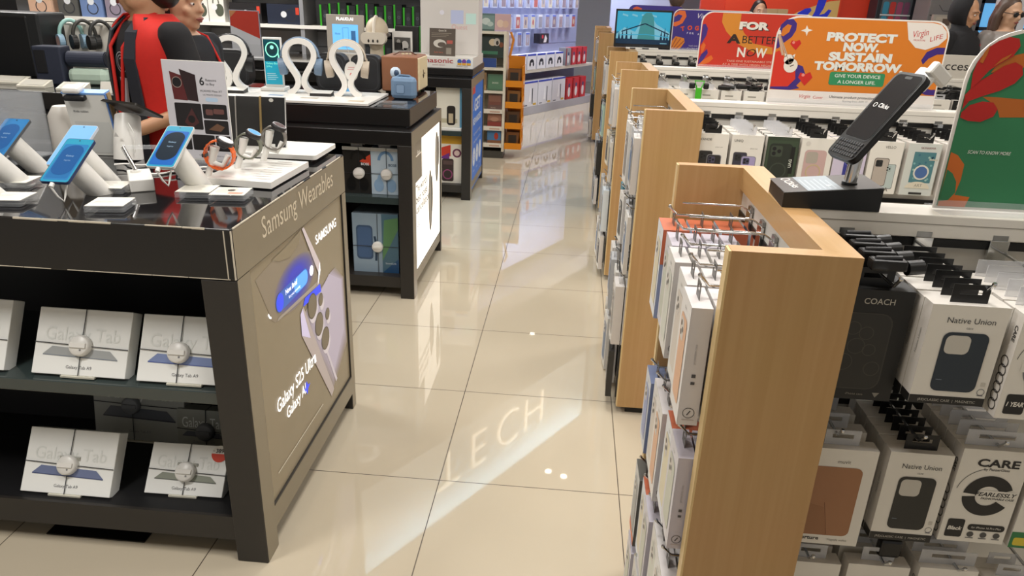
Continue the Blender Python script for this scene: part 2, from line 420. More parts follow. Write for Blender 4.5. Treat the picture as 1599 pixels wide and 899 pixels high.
b.text('SAMSUNG', .127, .766, .042, 'white_glow', z + .001, 'L', bold=.008, w=.21)
b.text('Galaxy S25 Ultra', -.277, .39, .062, 'white_glow', z + .0024, 'L', bold=.006, w=.33)
b.text('Galaxy AI', -.215, .335, .052, 'white_glow', z + .0024, 'L', bold=.004, w=.16); b.poly([(-.045, .37), (-.035, .352), (-.015, .347), (-.035, .340), (-.045, .322), (-.055, .34), (-.07, .347), (-.055, .352)], 'blue_glow', z + .0024)
b.line([(-.31, .212), (.09, .207)], .004, '#e9e2d2', z + .001)
b.done('lit_poster', T1)
b = B(T1); b.box(-1.92, -.502, -.425, .42, .50, .536, 'shelf_gloss', .002); b.done('shelf', T1)
b = B(T1); b.box(-1.92, -.502, -.425, .42, .07, .145, 'black_shelf'); b.box(-1.92, -.502, -.435, -.425, .068, .147, 'post_dark'); b.done('bottom_shelf', T1)
b = B(T1); b.box(-1.92, -.45, -.012, .012, .145, .86, 'black_shelf'); b.box(-.505, -.45, -.36, .40, .145, .86, 'black_shelf'); b.done('back_panel', T1)
tag(B().box(-1.10, -.80, -.405, -.33, .0005, .004, '#15110e').done('floor_vent'), 'dark floor outlet strip beneath the black table', 'floor outlet')

mat('tablet_white', '#f1f2ee', .3)
# boxed tablets on its shelves, each wrapped by a wired security dial
def tablet_box(name_loc, w, h, tilt, yaw, label, tone, art='wide', dialx=0, body='tablet_white', group='boxed tablets on the table shelves', d=.045, dark=False, txt='Galaxy Tab A9'):
    t = thing('tablet_box', label, 'tablet box', name_loc, yaw, group)
    R = TR(0, 0, 0) @ Matrix.Rotation(-(PI / 2 - tilt), 4, 'X')
    b = B(); b.T = R; b.box(-w / 2, w / 2, 0, d, 0, h, body, .002)
    b.T = R @ FRONT(0, -.0004, 0)
    b.text('Galaxy Tab', 0, h * .52, .05, '#e3e5e0', .0005, bold=.0, w=w * .8)
    c0, c1 = tone
    b.poly([(-w * .40, h * .30), (w * .40, h * .27), (w * .31, h * .39), (-w * .31, h * .42)], c0, .0008)
    b.poly([(-w * .40, h * .30), (w * .40, h * .27), (w * .40, h * .255), (-w * .40, h * .285)], c1, .0008)
    b.text(txt, 0, h * .10, .012, '#77777a', .0005)
    b.done('carton', t)
    b = B(); b.T = R @ FRONT(dialx, -.0005, h * .45)
    for (p, q) in (((0, h * .55), (0, -h * .45)), ((-w / 2 - dialx, .004), (w / 2 - dialx, -.004))):
        b.tube([(p[0], p[1], .002), (0, 0, .004), (q[0], q[1], .002)], .0013, '#33363a', 5)
    b.tube([(0, h * .55, .002), (0, h * .552, -d - .002)], .0013, '#33363a', 5)
    b.done('wrap_wire', t)
    b = B(); b.T = R @ FRONT(dialx, -.0005, h * .45); b.lathe([(.028, 0), (.029, .004), (.028, .016), (.024, .02), (.0005, .02)], 'white_plastic' if not dark else '#75777a', 24)
    b.box(-.022, .022, -.006, .006, .02, .024, 'white_plastic' if not dark else '#75777a'); b.disc(.008, -.012, .003, '#7d7d7d', .0206, n=8); b.done('security_dial', t)
    b = B(); b.box(-w * .18, w * .18, -.004, .055, -.006, -.001, '#d9d6c6'); b.box(-.03, .03, .05, .056, -.006, h * .5, '#b9b9b0'); b.done('easel', t)
    return t
D = math.radians
blu, gry = ('#7d8db8', '#5566a0'), ('#a3a6a6', '#858c94')
tablet_box((-1.235, -.405, .545), .26, .19, D(62), 0, 'white tablet box picturing a blue tablet, first along the upper shelf', blu)
tablet_box((-.898, -.405, .545), .26, .178, D(61), 0, 'white tablet box picturing a silver tablet on the upper shelf', gry, dialx=.002)
tablet_box((-.605, -.405, .545), .26, .178, D(61), .02, 'white tablet box picturing a blue tablet beside the upper shelf post', blu, dialx=-.02)
tablet_box((-1.014, -.405, .152), .268, .183, D(58), 0, 'white tablet box picturing a blue tablet on the bottom shelf', ('#6f7a9c', '#4a5478'))
tablet_box((-.683, -.367, .152), .23, .145, D(52), .02, 'shrink-wrapped white tablet box with red price sticker on bottom shelf', ('#8d9285', '#565a55'), txt='Galaxy Tab A9')
b = B(); b.T = TR(-.683, -.367, .152) @ RZ(.02) @ Matrix.Rotation(-(PI / 2 - D(52)), 4, 'X') @ FRONT(0, -.0012, 0)
b.disc(.088, .122, .024, '#e8e6de', .0002); b.poly(circ(.088, .122, .024, 12, None, PI, 2 * PI), '#d8442c', .0004); b.text('389', .088, .125, .016, '#2a2a2a', .0005, bold=.03); b.text('-', .07, .126, .016, '#2a2a2a', .0005)
_s = b.done('price_sticker'); tag(_s, 'round red and white sticker priced 389 on the shrink-wrapped box', 'price sticker')
tablet_box((-.95, -.12, .152), .30, .27, D(80), 0, 'tall silver tablet box standing at the back of the bottom shelf', ('#5d6068', '#3d4048'), body='#a3a59f', dark=True, dialx=-.02)
tablet_box((-.735, -.13, .152), .17, .125, D(80), 0, 'small grey tablet box at the back behind the shrink-wrapped box', ('#5d6068', '#3d4048'), body='#98998f', dark=True, dialx=.01)

# phones on slanted tube stands
def phone_stand(C, base, label, plabel, scr, glow, plug, rim='#20335c', blob='#27486b'):
    t = thing('phone_stand', label, 'phone stand', (base[0], base[1], .9908), 0, 'tube phone stands')
    Cv = Vector(C) - Vector((base[0], base[1], .9908)); nrm = Vector((0, -math.sin(D(31)), math.cos(D(31))))
    top = Cv - nrm * .008; R = []
    for i in range(24):
        a = 2 * PI * i / 24; R.append(Vector((.034 * math.cos(a), .036 * math.sin(a), 0)))
    up = Vector((0, math.cos(D(31)), math.sin(D(31))))
    ring2 = [top + Vector((1, 0, 0)) * .031 * math.cos(2 * PI * i / 24) + up * .031 * math.sin(2 * PI * i / 24) for i in range(24)]
    b = B(); b.rings([R, ring2], 'white_plastic'); b.done('tube', t)
    p = thing('smartphone', plabel, 'smartphone', C, 0)
    Mx = FR((0, 0, 0), (1, 0, 0), (0, math.cos(D(31)), math.sin(D(31))))
    b = B(); b.T = Mx; b.prism(rrect(-.038, .038, -.08, .08, .007), -.0075, 0, rim); b.done('body', p)
    b = B(); b.T = Mx
    b.poly(rrect(-.0365, .0365, -.0785, .0785, .006), scr[0], .0004)
    for i in range(6):                                                   # wallpaper bands
        k = i / 6
        b.poly(rrect(-.0365 + .002 * i, .0365 - .002 * i, -.0785 + .003 * i, .0785 - .010 * i, .006), scr[1 + min(i // 3, 1)], .0005 + .00005 * i) if i in (2, 4) else None
    b.poly(rrect(-.028, .028, -.055, .055, .027, 8), blob, .0010); b.text('Galaxy', 0, .012, .008, '#8fb7d8', .0013); b.text('flagship', 0, -.004, .006, '#7fa5c8', .0013)
    b.disc(0, .072, .002, '#0a0a0a', .0013, n=8); b.done('screen', p)
    b = B(); b.T = Mx
    b.tube([(-.003, -.081, -.004), (-.003, -.092, -.006)], .006, 'white_plastic', 10)
    b.tube([(-.003, -.092, -.006), (.006, -.10, -.03), (.012, -.098, -.05), (.018, -.088, -.035), (.02, -.06, -.014)], .0026, 'white_plastic', 8)
    b.done('charging_plug', p)
mat('scr_blue', '#2f74ac', .12, es=.10); mat('scr_mid', '#2a68a0', .12, es=.10); mat('scr_deep', '#22548e', .12, es=.1)
mat('scr_light', '#7db4e4', .12, es=.12); mat('scr_cyan', '#2f8fae', .12, es=.14); mat('scr_royal', '#1f5cac', .12, es=.12); mat('scr_dark', '#1e2b38', .1)
phone_stand((-.91, -.265, 1.093), (-.885, -.195), 'white tube stand holding the blue phone, front row of the table', 'blue-framed phone with blue wallpaper on the front tube stand', ['scr_cyan', 'scr_blue', 'scr_mid'], 0, 1, '#1d2f5a', 'scr_deep')
phone_stand((-.689, -.161, 1.12), (-.66, -.085), 'white tube stand beside the white power strip', 'white-framed phone with dark wallpaper beside the power strip', ['scr_cyan', 'scr_royal', 'scr_royal'], 0, 1, '#cfd0cc', 'scr_dark')
phone_stand((-.972, -.149, 1.107), (-.94, -.075), 'white tube stand behind the front blue phone', 'pale blue phone partly hidden behind the front blue phone', ['scr_light', 'scr_light', 'scr_light'], 0, 1, '#c3cad6', 'scr_light')
phone_stand((-1.235, -.06, 1.10), (-1.2, .01), 'white tube stand in front of the clear acrylic riser', 'blue phone in front of the clear acrylic riser', ['scr_blue', 'scr_blue', 'scr_mid'], 0, 1, '#55585c', 'scr_deep')
def bare_stand(x, y, label):
    t = thing('phone_stand', label, 'phone stand', (x, y, .9908), 0, 'tube phone stands')
    b = B(); up = Vector((0, .857, .515))
    R = [Vector((.034 * math.cos(2 * PI * i / 24), .036 * math.sin(2 * PI * i / 24), 0)) for i in range(24)]
    R2 = [Vector((-.04, -.075, .11)) + Vector((1, 0, 0)) * .031 * math.cos(2 * PI * i / 24) + up * .031 * math.sin(2 * PI * i / 24) for i in range(24)]
    b.rings([R, R2], 'white_plastic'); b.done('tube', t)
bare_stand(-1.14, -.155, 'white tube stand cut off by the picture edge, back one')
bare_stand(-1.10, -.30, 'white tube stand cut off by the picture edge, front one')
# clear price blocks
def price_block(x, y, rz, label, accent=None, lift=0, w=.095, d=.085):
    t = thing('price_block', label, 'price block', (x, y, .9909 + lift), rz, 'clear price blocks')
    b = B(); b.box(-w / 2, w / 2, -d / 2, d / 2, 0, .006, 'acrylic', .001); b.box(-w / 2, w / 2, -d / 2, d / 2, .008, .015, 'acrylic', .001)
    b.box(-w / 2 + .004, w / 2 - .004, -d / 2 + .004, d / 2 - .004, .006, .008, 'acrylic'); b.done('acrylic_block', t)
    b = B(); b.box(-w / 2 + .002, w / 2 - .002, -d / 2 + .002, d / 2 - .002, .0152, .0162, '#e9e6da')
    b.T = UPF(0, 0, .0164)
    for k in range(4): b.rect(-w * .38, w * (.1 + .07 * (k % 2)), .026 - .014 * k, .029 - .014 * k, '#b9b6ae', .0002)
    if accent: b.disc(0, .008, .010, '#55524e', .0003); b.rect(.0, w * .4, -.03, -.012, accent, .0003)
    b.done('price_card', t)
price_block(-.775, -.325, .18, 'clear price block in front of the front blue phone')
price_block(-.875, -.165, .18, 'clear price block between the two tube stands behind the blue phone')
price_block(-.632, -.155, .12, 'clear price block just before the white-framed phone stand')
price_block(-.535, -.165, .12, 'clear price block with reddish print beside the watch plinth', '#d9a08c')
price_block(-1.04, -.325, .15, 'clear price block closest to the table front, cut by picture edge')
price_block(-1.145, -.16, .15, 'clear price block before the acrylic riser')
# power strip
t = thing('power_strip', 'white block power strip with clear arm behind the phones', 'power strip', (-.822, -.105, .9908), .58)
b = B(); b.box(-.03, .03, -.07, .07, 0, .034, 'white_plastic', .003); b.done('housing', t)
b = B(); b.cyl((-.008, .03, .034), (-.008, .03, .04), .014, 'white_plastic'); b.cyl((-.008, .03, .04), (-.03, .06, .10), .006, 'chrome', n=10); b.cyl((-.03, .06, .10), (.10, .02, .10), .006, 'acrylic', n=10); b.done('arm', t)
random.seed(5)
for k, (pts, c, l) in enumerate([([(-.9, -.02), (-.82, .06), (-.74, .09), (-.68, .07), (-.58, .06), (-.52, .10)], 'white_plastic', 'thin white charging cable curling behind the white-framed phone'),
        ([(-1.02, .10), (-.92, .05), (-.84, .10), (-.78, .03), (-.70, .05)], '#16181a', 'black charging cable lying behind the power strip'),
        ([(-1.0, .06), (-.9, .09), (-.82, .04), (-.75, .06), (-.71, .12)], 'white_plastic', 'white charging cable lying under the black one')]):
    b = B(); P = []
    for (x0, y0), (x1, y1) in zip(pts, pts[1:]):
        for q in range(5): P.append((x0 + (x1 - x0) * q / 5, y0 + (y1 - y0) * q / 5 + .012 * math.sin(q * 1.25), .995 + .006 * k))
    b.tube(P, .003, c, 6); tag(b.done('charging_cable'), l, 'cable')
# clear acrylic riser
t = thing('acrylic_riser', 'clear acrylic case on the wearables table', 'acrylic case', (-1.42, .06, .9908))
b = B(); b.box(-.26, .17, -.11, .11, 0, .02, '#3c4046', .003); b.done('base', t)
b = B()
for q in ((-.25, .16, -.10, -.095), (-.25, .16, .095, .10)): b.box(q[0], q[1], q[2], q[3], .02, .205, 'acrylic')
b.box(.155, .16, -.095, .095, .02, .205, 'acrylic'); b.box(-.25, .16, -.10, .10, .205, .21, 'acrylic'); b.done('cover', t)
b = B(); b.tube([(-.02, 0, .02), (-.09, -.03, .17)], [.045, .03], 'white_plastic', 16); tag(b.done('display_stand', loc=(-1.32, .06, .9918)), 'pale slanted stand inside the clear acrylic case', 'display stand')
b = B(); b.lathe([(.05, 0), (.048, .12), (.03, .15)], '#cfcac2', 20); tag(b.done('speaker_stand', loc=(-1.28, .27, .9908)), 'short pale round stand behind the acrylic case', 'display stand')
# clip-held white folder with blue edge
t = thing('boxed_tablet', 'white tablet display box with blue edges and black clip', 'tablet box', (-1.16, .24, .9908), .08)
R = Matrix.Rotation(D(11), 4, 'X'); b = B(); b.T = R
b.box(-.065, .065, 0, .035, .0, .205, '#d3d2cc', .002); b.box(-.067, .067, -.001, .036, .203, .209, '#6f9fdc'); b.box(.063, .068, .002, .033, .0, .205, '#5b84c8'); b.box(.068, .071, .01, .03, .0, .205, '#a58a63')
b.T = R @ FRONT(0, -.0004, 0); b.text('Kids tablet', -.02, .145, .011, '#55585c'); b.rect(-.05, .06, .01, .115, '#c6c7c3', .0004); b.done('carton', t)
b = B(); b.T = R; b.box(-.055, .01, -.02, .045, .185, .203, 'black_plastic', .006); b.box(-.06, -.005, -.012, .03, .206, .226, 'white_plastic', .008); b.done('clip', t)
# slanted tablet on a white cylinder
t = thing('tablet_stand', 'white cylinder stand carrying a black slanted tablet', 'tablet stand', (-1.045, .21, .9908))
b = B(); b.tube([(0, 0, 0), (0, .01, .06), (-.01, .045, .128)], [.044, .041, .038], 'white_plastic', 24); b.T = FRONT(0, -.0455, 0); b.poly([(-.008, .08), (.008, .08), (0, .094)], '#b9b7b2', .001); b.done('cylinder', t)
b = B(); b.T = TR(.02, .02, .155) @ RZ(-.35) @ Matrix.Rotation(-.5, 4, 'X'); b.prism(rrect(-.085, .085, -.055, .055, .006), 0, .007, '#26231f'); b.done('tablet', t)
b = B(); b.tube([(.03, -.02, .12), (.05, -.03, .09), (.045, -.035, .03)], .0022, 'white_plastic', 6); b.done('tether', t)
# upright brochure card
t = thing('sign_holder', 'white upright phone offer card with dark product photos', 'card stand', (-.815, .255, .9908), -.06)
b = B(); b.box(-.105, .105, -.002, .002, .0, .31, 'white_plastic'); b.box(-.11, .11, -.04, .04, 0, .004, 'acrylic'); b.done('acrylic_sheet', t)
b = B(); b.T = FRONT(0, -.0028, 0); b.rect(-.104, .104, .004, .308, '#cfcdd2', 0)
z = .0004
b.poly([(-.082, .276), (-.036, .262), (-.030, .188), (-.076, .190)], '#5c1f20', z); b.poly([(-.048, .284), (.004, .268), (.006, .186), (-.030, .19)], '#2a1618', z + .0002); b.disc(-.060, .243, .017, '#141012', z + .0004); b.ring(-.060, .243, .017, .002, '#9c8a80', z + .0005)
b.text('6', .024, .238, .034, '#2c2c30', z, bold=.02); b.text('Reasons', .055, .250, .011, '#3c3c40', z); b.text('to Buy', .051, .238, .011, '#3c3c40', z)
b.text('HUAWEI Mate XT', .052, .217, .0095, '#4c4c50', z); b.text('ULTIMATE DESIGN', .054, .206, .0075, '#6c6c70', z); b.poly(rrect(.03, .072, .188, .2, .006), '#b6cfe6', z)
for (x0, x1, y0, y1) in ((-.078, .012, .098, .180), (.016, .098, .134, .180), (.016, .098, .086, .130), (-.03, .046, .032, .082), (.05, .1, .032, .082), (-.075, -.034, .032, .094)):
    b.poly(rrect(x0, x1, y0, y1, .004), '#191416', z)
b.poly([(-.05, .12), (-.02, .165), (.0, .12), (-.03, .10)], '#4a2222', z + .0002); b.disc(-.025, .13, .012, '#0d0b0c', z + .0004); b.poly(rrect(.026, .05, .146, .164, .004), '#6b4540', z + .0002); b.poly(rrect(.052, .088, .15, .166, .004), '#6b4540', z + .0002)
b.poly([(.03, .10), (.06, .12), (.085, .11), (.07, .095)], '#6e4e3a', z + .0002); b.disc(.074, .056, .016, '#2e2b2e', z + .0002); b.ring(.074, .056, .016, .002, '#55504e', z + .0004); b.text('foldable phone that folds three ways', .03, .014, .006, '#77777a', z); b.done('card', t)
# watches on a white plinth
t = thing('display_plinth', 'flat white plinth carrying the smart watches', 'plinth', (-.56, .07, .9908), 0)
b = B(); b.hexa([(-.105, -.13, .004), (.10, -.145, .004), (.108, .14, .004), (-.09, .15, .004), (-.105, -.13, .022), (.10, -.145, .022), (.108, .14, .022), (-.09, .15, .022)], 'white_plastic')
b.box(-.09, .09, -.12, .13, 0, .004, '#3a3a3c'); b.T = UPF(0, 0, .0224)
for k in range(9): b.rect(.02, .085 - .01 * (k % 3), -.11 + .028 * k, -.107 + .028 * k, '#bdbab4', .0002)
for (x, y) in ((-.05, -.10), (-.03, -.0), (-.02, .1)): b.disc(x, y, .018, '#d7d2cf', .0002, ry=.009)
b.done('slab', t)
def watch(x, y, label, strap, face, k=1.0, bumps=False, up=0):
    t = thing('smart_watch', label, 'smart watch', (x, y, 1.0133), .12, 'smart watches on the white plinth')
    b = B()                                      # the white display cradle: foot, back leg, saddle
    b.tube([(-.034, 0, 0), (-.022, 0, .03), (-.012, 0, .062), (-.005, 0, .085 + up)], [.009, .009, .011, .014], 'white_plastic', 10)
    b.tube([(-.018, 0, .04), (.012, 0, .03), (.03, 0, .06)], [.008, .007, .008], 'white_plastic', 10); b.done('cradle', t)
    Mw = TR(.006, 0, .062 + up)
    b = B(); b.T = Mw; N = 40; R = []
    for i in range(N):
        a = 2 * PI * i / N; e = .0016 * (i % 2) if bumps else 0
        rr = .037 * k + e; c, q = math.cos(a), math.sin(a)
        R.append([(c * (rr - .002), -.013, q * (rr - .002) * 1.02), (c * (rr - .002), .013, q * (rr - .002) * 1.02), (c * (rr + .002), .013, q * (rr + .002) * 1.02), (c * (rr + .002), -.013, q * (rr + .002) * 1.02)])
    b.rings(R, strap, False, True, False); b.done('strap', t)
    b = B(); b.T = Mw @ Matrix.Rotation(D(28), 4, 'Y') @ TR(0, 0, .037 * k); b.lathe([(.019, -.006), (.023, -.003), (.023, .006), (.0205, .009), (.0005, .009)], '#2a2728', 28); b.done('case', t)
    b = B(); b.T = Mw @ Matrix.Rotation(D(28), 4, 'Y') @ TR(0, 0, .037 * k); b.disc(0, 0, .0185, face, .0096, n=28); b.ring(0, 0, .0205, .002, '#d8d8da', .0094); b.done('dial', t)
    b = B(); b.T = Mw; b.box(-.046, -.036, -.013, .013, -.006, .003, '#1d1d1f'); b.done('buckle', t)
watch(-.625, -.035, 'smart watch with bright orange strap on the plinth', '#e2641f', '#d9d6d6', 1.05, True)
watch(-.59, .08, 'smart watch with grey strap and blue dial behind the orange one', '#6f7262', '#4f9cd8', .98, up=.006)
watch(-.555, .19, 'smart watch with brown dial and grey strap, last of the row', '#77726a', '#4a2a26', .95, up=.012)
# foldable phones propped on a white slab
t = thing('display_plinth', 'flat white plinth under the propped black foldable phone', 'plinth', (-.575, .385, .9908), 0)
b = B(); b.prism(rrect(-.30, .122, -.105, .115, .012), .012, .026, 'white_plastic'); b.box(-.28, .1, -.08, .09, 0, .012, '#232325'); b.done('slab', t)
t = thing('foldable_phone', 'black foldable phone propped upright with gold hinge line', 'smartphone', (-.70, .385, 1.0168), .03)
b = B(); R = Matrix.Rotation(D(-9), 4, 'X'); b.T = R
b.box(-.155, -.062, 0, .006, 0, .163, '#201f1e', .002); b.T = R @ FRONT(0, -.0003, 0)
b.poly(circ(-.117, .125, .028, 8), '#b9b6b0', .0006); b.poly(circ(-.117, .125, .025, 8), '#141416', .0008); b.disc(-.117, .125, .019, '#060606', .001); b.text('HUAWEI', -.1, .05, .007, '#6b6862', .0006, rot=PI / 2); b.done('back_cover', t)
b = B(); b.T = R; b.box(-.06, .02, .002, .007, 0, .164, '#191817', .0015); b.box(-.0625, -.0585, -.001, .007, 0, .163, '#8d8a84'); b.done('middle_panel', t)
b = B(); b.T = R; b.box(.020, .028, -.001, .007, 0, .166, '#8a7448', .002); b.done('hinge', t)
b = B(); b.T = R; b.box(.028, .108, 0, .006, 0, .164, '#0c0c0d', .001); b.box(.108, .1095, -.001, .007, 0, .165, '#b7b7b4'); b.T = R @ FRONT(0, -.0006, 0); b.disc(.062, .154, .008, '#b9b7ae', .0004, ry=.006); b.rect(.05, .072, -.001, .01, '#d7d7d2', .0004); b.done('cover_screen', t)

# ---------------------------------------------------------------- the headphone table behind it
def island(name, label, x0, X, yn, yf, ztop, slab_in, shelf_z, slabz, right_art):
    t = thing(name, label, 'display table', ((x0 + X) / 2, (yn + yf) / 2, 0))
    b = B(t); b.box(x0, X, yn, yf, slabz - .07, slabz, 'black_laminate', .003); b.T = AISLE(X + .0004, 0, 0); b.rect(yn, yf, slabz - .07, slabz - .002, 'olive_sheen_frame'); b.done('frame_top', t)
    b = B(t); b.box(x0, X - slab_in, yn + .075, yf - .03, slabz + .012, ztop, 'black_laminate', .004); b.box(x0, X - slab_in - .02, yn + .09, yf - .05, slabz, slabz + .012, 'black_shelf')
    b.box(x0, X - slab_in - .004, yn + .079, yf - .034, ztop - .0005, ztop + .0004, 'gloss_top')
    b.T = AISLE(X - slab_in + .0004, 0, 0); b.rect(yn + .08, yf - .035, slabz + .016, ztop - .003, '#4f463a'); b.done('tabletop', t)
    for (ya, yb) in ((yn, yn + .085), (yf - .04, yf)):
        b = B(t); b.box(X - .072, X, ya, yb, 0, slabz - .07, 'post_dark', .002); b.T = AISLE(X + .0004, 0, 0); b.rect(ya + .002, yb - .002, .002, slabz - .07, 'olive_sheen_frame'); b.done('leg', t)
    b = B(t); b.box(X - .05, X - .004, yn + .085, yf - .04, .07, .125, 'olive_sheen_frame'); b.done('bottom_rail', t)
    b = B(t); b.box(X - .045, X - .006, yn + .085, yf - .04, .125, slabz - .07, 'black_shelf'); right_art(b, X - .0055); b.done('lit_poster', t)
    b = B(t); b.box(x0, X - .072, yn + .015, yf - .02, shelf_z - .035, shelf_z, 'shelf_gloss'); b.done('shelf', t)
    b = B(t); b.box(x0, X - .072, yn + .015, yf - .02, .055, .115, 'post_dark'); b.done('bottom_shelf', t)
    b = B(t); ym = (yn + yf) / 2; b.box(x0, X - .05, ym - .01, ym + .01, .115, slabz - .07, 'black_shelf'); b.done('back_panel', t)
    b = B(t); b.box(x0, x0 + .07, yn, yf, 0, slabz - .07, 'post_dark'); b.done('side_panel', t)
    return t
def art_white(b, X):
    b.T = AISLE(X, 0, 0); b.rect(1.618, 2.345, .13, .868, 'light_white')
    b.rect(1.635, 1.80, .605, .86, '#8f8676', .0005); b.rect(1.65, 1.785, .735, .742, '#fff8ec', .0007); b.text('Bose', 1.72, .74, .035, '#fffaf0', .0008, bold=.01)
    for k, s in enumerate(('The world\'s', 'best noise', 'cancellation')): b.text(s, 1.64, .545 - .055 * k, .062, '#6b6350', .0009, 'L', bold=.012, w=(.30, .30, .36)[k])
    b.text('QC', 1.66, .36, .04, '#6b6350', .0007, 'L')
    for (cx, cy, h) in ((2.24, .62, .15), (2.03, .41, .18)):
        b.poly(circ(cx, cy, .055, 24, h), '#8d877c', .0007); b.poly(circ(cx - .012, cy + .01, .03, 24, h * .82), '#b5afa3', .0009); b.poly(circ(cx + .05, cy + .03, .026, 18, h * .6), '#777166', .0008)
def art_blue(b, X):
    b.T = AISLE(X, 0, 0); b.rect(3.672, 4.352, .055, .935, '#2a7ae0')
    b.rect(3.69, 3.86, .80, .93, '#d8433f', .0005); b.text('Virgin', 3.775, .85, .04, '#f3e9e2', .0008, shear=.3)
    for k, (s, sz, w) in enumerate((('GET', .13, .36), ('REWARDED', .07, .50), ('for every purchase', .035, .4), ('you make in store', .035, .42))):
        b.text(s, 4.0, (.66, .56, .47, .41)[k], sz, '#eaf2fa', .0008, bold=.03 if k < 2 else 0, w=w)
    for k in range(3):
        b.disc(3.82 + .19 * k, .30, .075, '#e8f1fb', .0007); b.text('%+1'[k] if k else '$', 3.82 + .19 * k, .275, .07, '#1f6fd8', .001, bold=.02)
        b.text('points', 3.82 + .19 * k, .18, .03, '#eaf2fa', .0008)
    for (x, y) in ((3.76, .68), (4.27, .72), (4.2, .45), (3.75, .12), (4.2, .14)): b.disc(x, y, .008, '#eaf2fa', .0006, n=8)
island('display_table', 'black headphone table with glowing white earbud poster on its end', -3.2, -.407, 1.527, 2.375, .985, .022, .545, .885, art_white)
island('display_table', 'black display table with tall blue rewards poster on its end', -2.7, -.392, 3.587, 4.40, .995, .0, .535, .93, art_blue)

# boxes on the headphone table's shelves
def hp_box(x, y, z, w, h, d, label, body, art, rz=0, dial=True, tabs=0, group='boxed headphones on the headphone table'):
    t = thing('headphone_box', label, 'product box', (x, y, z), rz, group)
    b = B(); b.box(-w / 2, w / 2, 0, d, 0, h, body, .002); b.T = FRONT(0, -.0005, 0); art(b, w, h); b.done('carton', t)
    if tabs:
        b = B()
        for k in range(tabs): b.box(-.03, .03, .01 + .045 * k, .0115 + .045 * k, h, h + .022, 'tab_clear')
        b.done('hang_tab', t)
    if dial:
        b = B(); b.T = FRONT(0.012, -.0005, h * .45); b.lathe([(.029, 0), (.03, .004), (.029, .016), (.025, .02), (.0005, .02)], 'white_plastic', 20); b.box(-.022, .022, -.005, .005, .02, .024, 'white_plastic'); b.done('security_dial', t)
        b = B(); b.T = FRONT(0.012, -.0005, h * .45); b.tube([(0, h * .55, .002), (0, 0, .004), (0, -h * .45, .002)], .0016, '#2a2c30', 5); b.tube([(-w / 2 - .012, 0, .002), (0, 0, .004), (w / 2 - .012, 0, .002)], .0016, '#2a2c30', 5); b.done('wrap_wire', t)
    return t
def art_hp(dark, pad):
    def f(b, w, h):
        b.rect(-w / 2, w / 2, h * .93, h, '#dfe4e4', .0004)
        if dark: b.poly([(w * .1, h * .7), (w / 2, h * .86), (w / 2, h * .62)], '#d0482c', .0005)
        b.ring(w * .05, h * .72, w * .30, .014, dark or '#6d93bb', .0006, ry=h * .22, a0=.1, a1=PI - .1)
        b.ring(-w * .02, h * .30, w * .26, .02, pad, .0006, ry=h * .2, a0=0, a1=PI); b.disc(-w * .22, h * .2, .026, pad, .0007, ry=.034); b.disc(w * .24, h * .2, .026, pad, .0007, ry=.034)
        b.text('BOSE', w * .3, h * .62, .018, '#e9edf0' if dark else '#4c6076', .0008, bold=.02)
    return f
hp_box(-.708, 1.60, .545, .145, .24, .2, 'dark headphone box with red corner and white dial on middle shelf', '#24221f', art_hp('#15140f', '#0d0d0d'), tabs=3)
hp_box(-.565, 1.60, .545, .140, .24, .2, 'pale blue headphone box with white dial on middle shelf', '#b9cbd8', art_hp(None, '#8fb0d0'), tabs=3)
def art_spk(b, w, h):
    b.rect(-w / 2, w * .14, 0, h, '#8fa3b3', .0003); b.rect(w * .14, w / 2, 0, h, '#4e6f80', .0003)
    b.poly([(w * .14, h * .2), (w / 2, h * .75), (w / 2, h * .95), (w * .2, h * .9)], '#5d8a5c', .0004); b.poly([(w * .14, 0), (w / 2, 0), (w / 2, h * .25)], '#27507a', .0005)
    b.poly(rrect(-w * .42, -w * .06, h * .22, h * .80, .02), '#3e5573', .0006); b.poly(rrect(-w * .39, -w * .09, h * .25, h * .77, .018), '#49648a', .0008)
    b.line([(-w * .02, h * .62), (w * .02, h * .45), (0, h * .2)], .012, '#2e4258', .0006); b.text('SoundLink', w * .33, h * .15, .014, '#d8e4ec', .0008)
hp_box(-.625, 1.60, .115, .245, .325, .25, 'big grey-blue portable speaker box on the bottom shelf', '#7e8d98', art_spk)
def art_dark(b, w, h): b.ring(0, h * .5, w * .3, .02, '#2f3038', .0005)
hp_box(-.98, 1.63, .545, .15, .235, .2, 'dark headphone box deep on the middle shelf beside the red-cornered one', '#1c1c1f', art_dark, dial=False)
hp_box(-.95, 1.63, .115, .2, .3, .2, 'dark speaker box beside the big grey-blue one', '#232730', art_dark, dial=False)

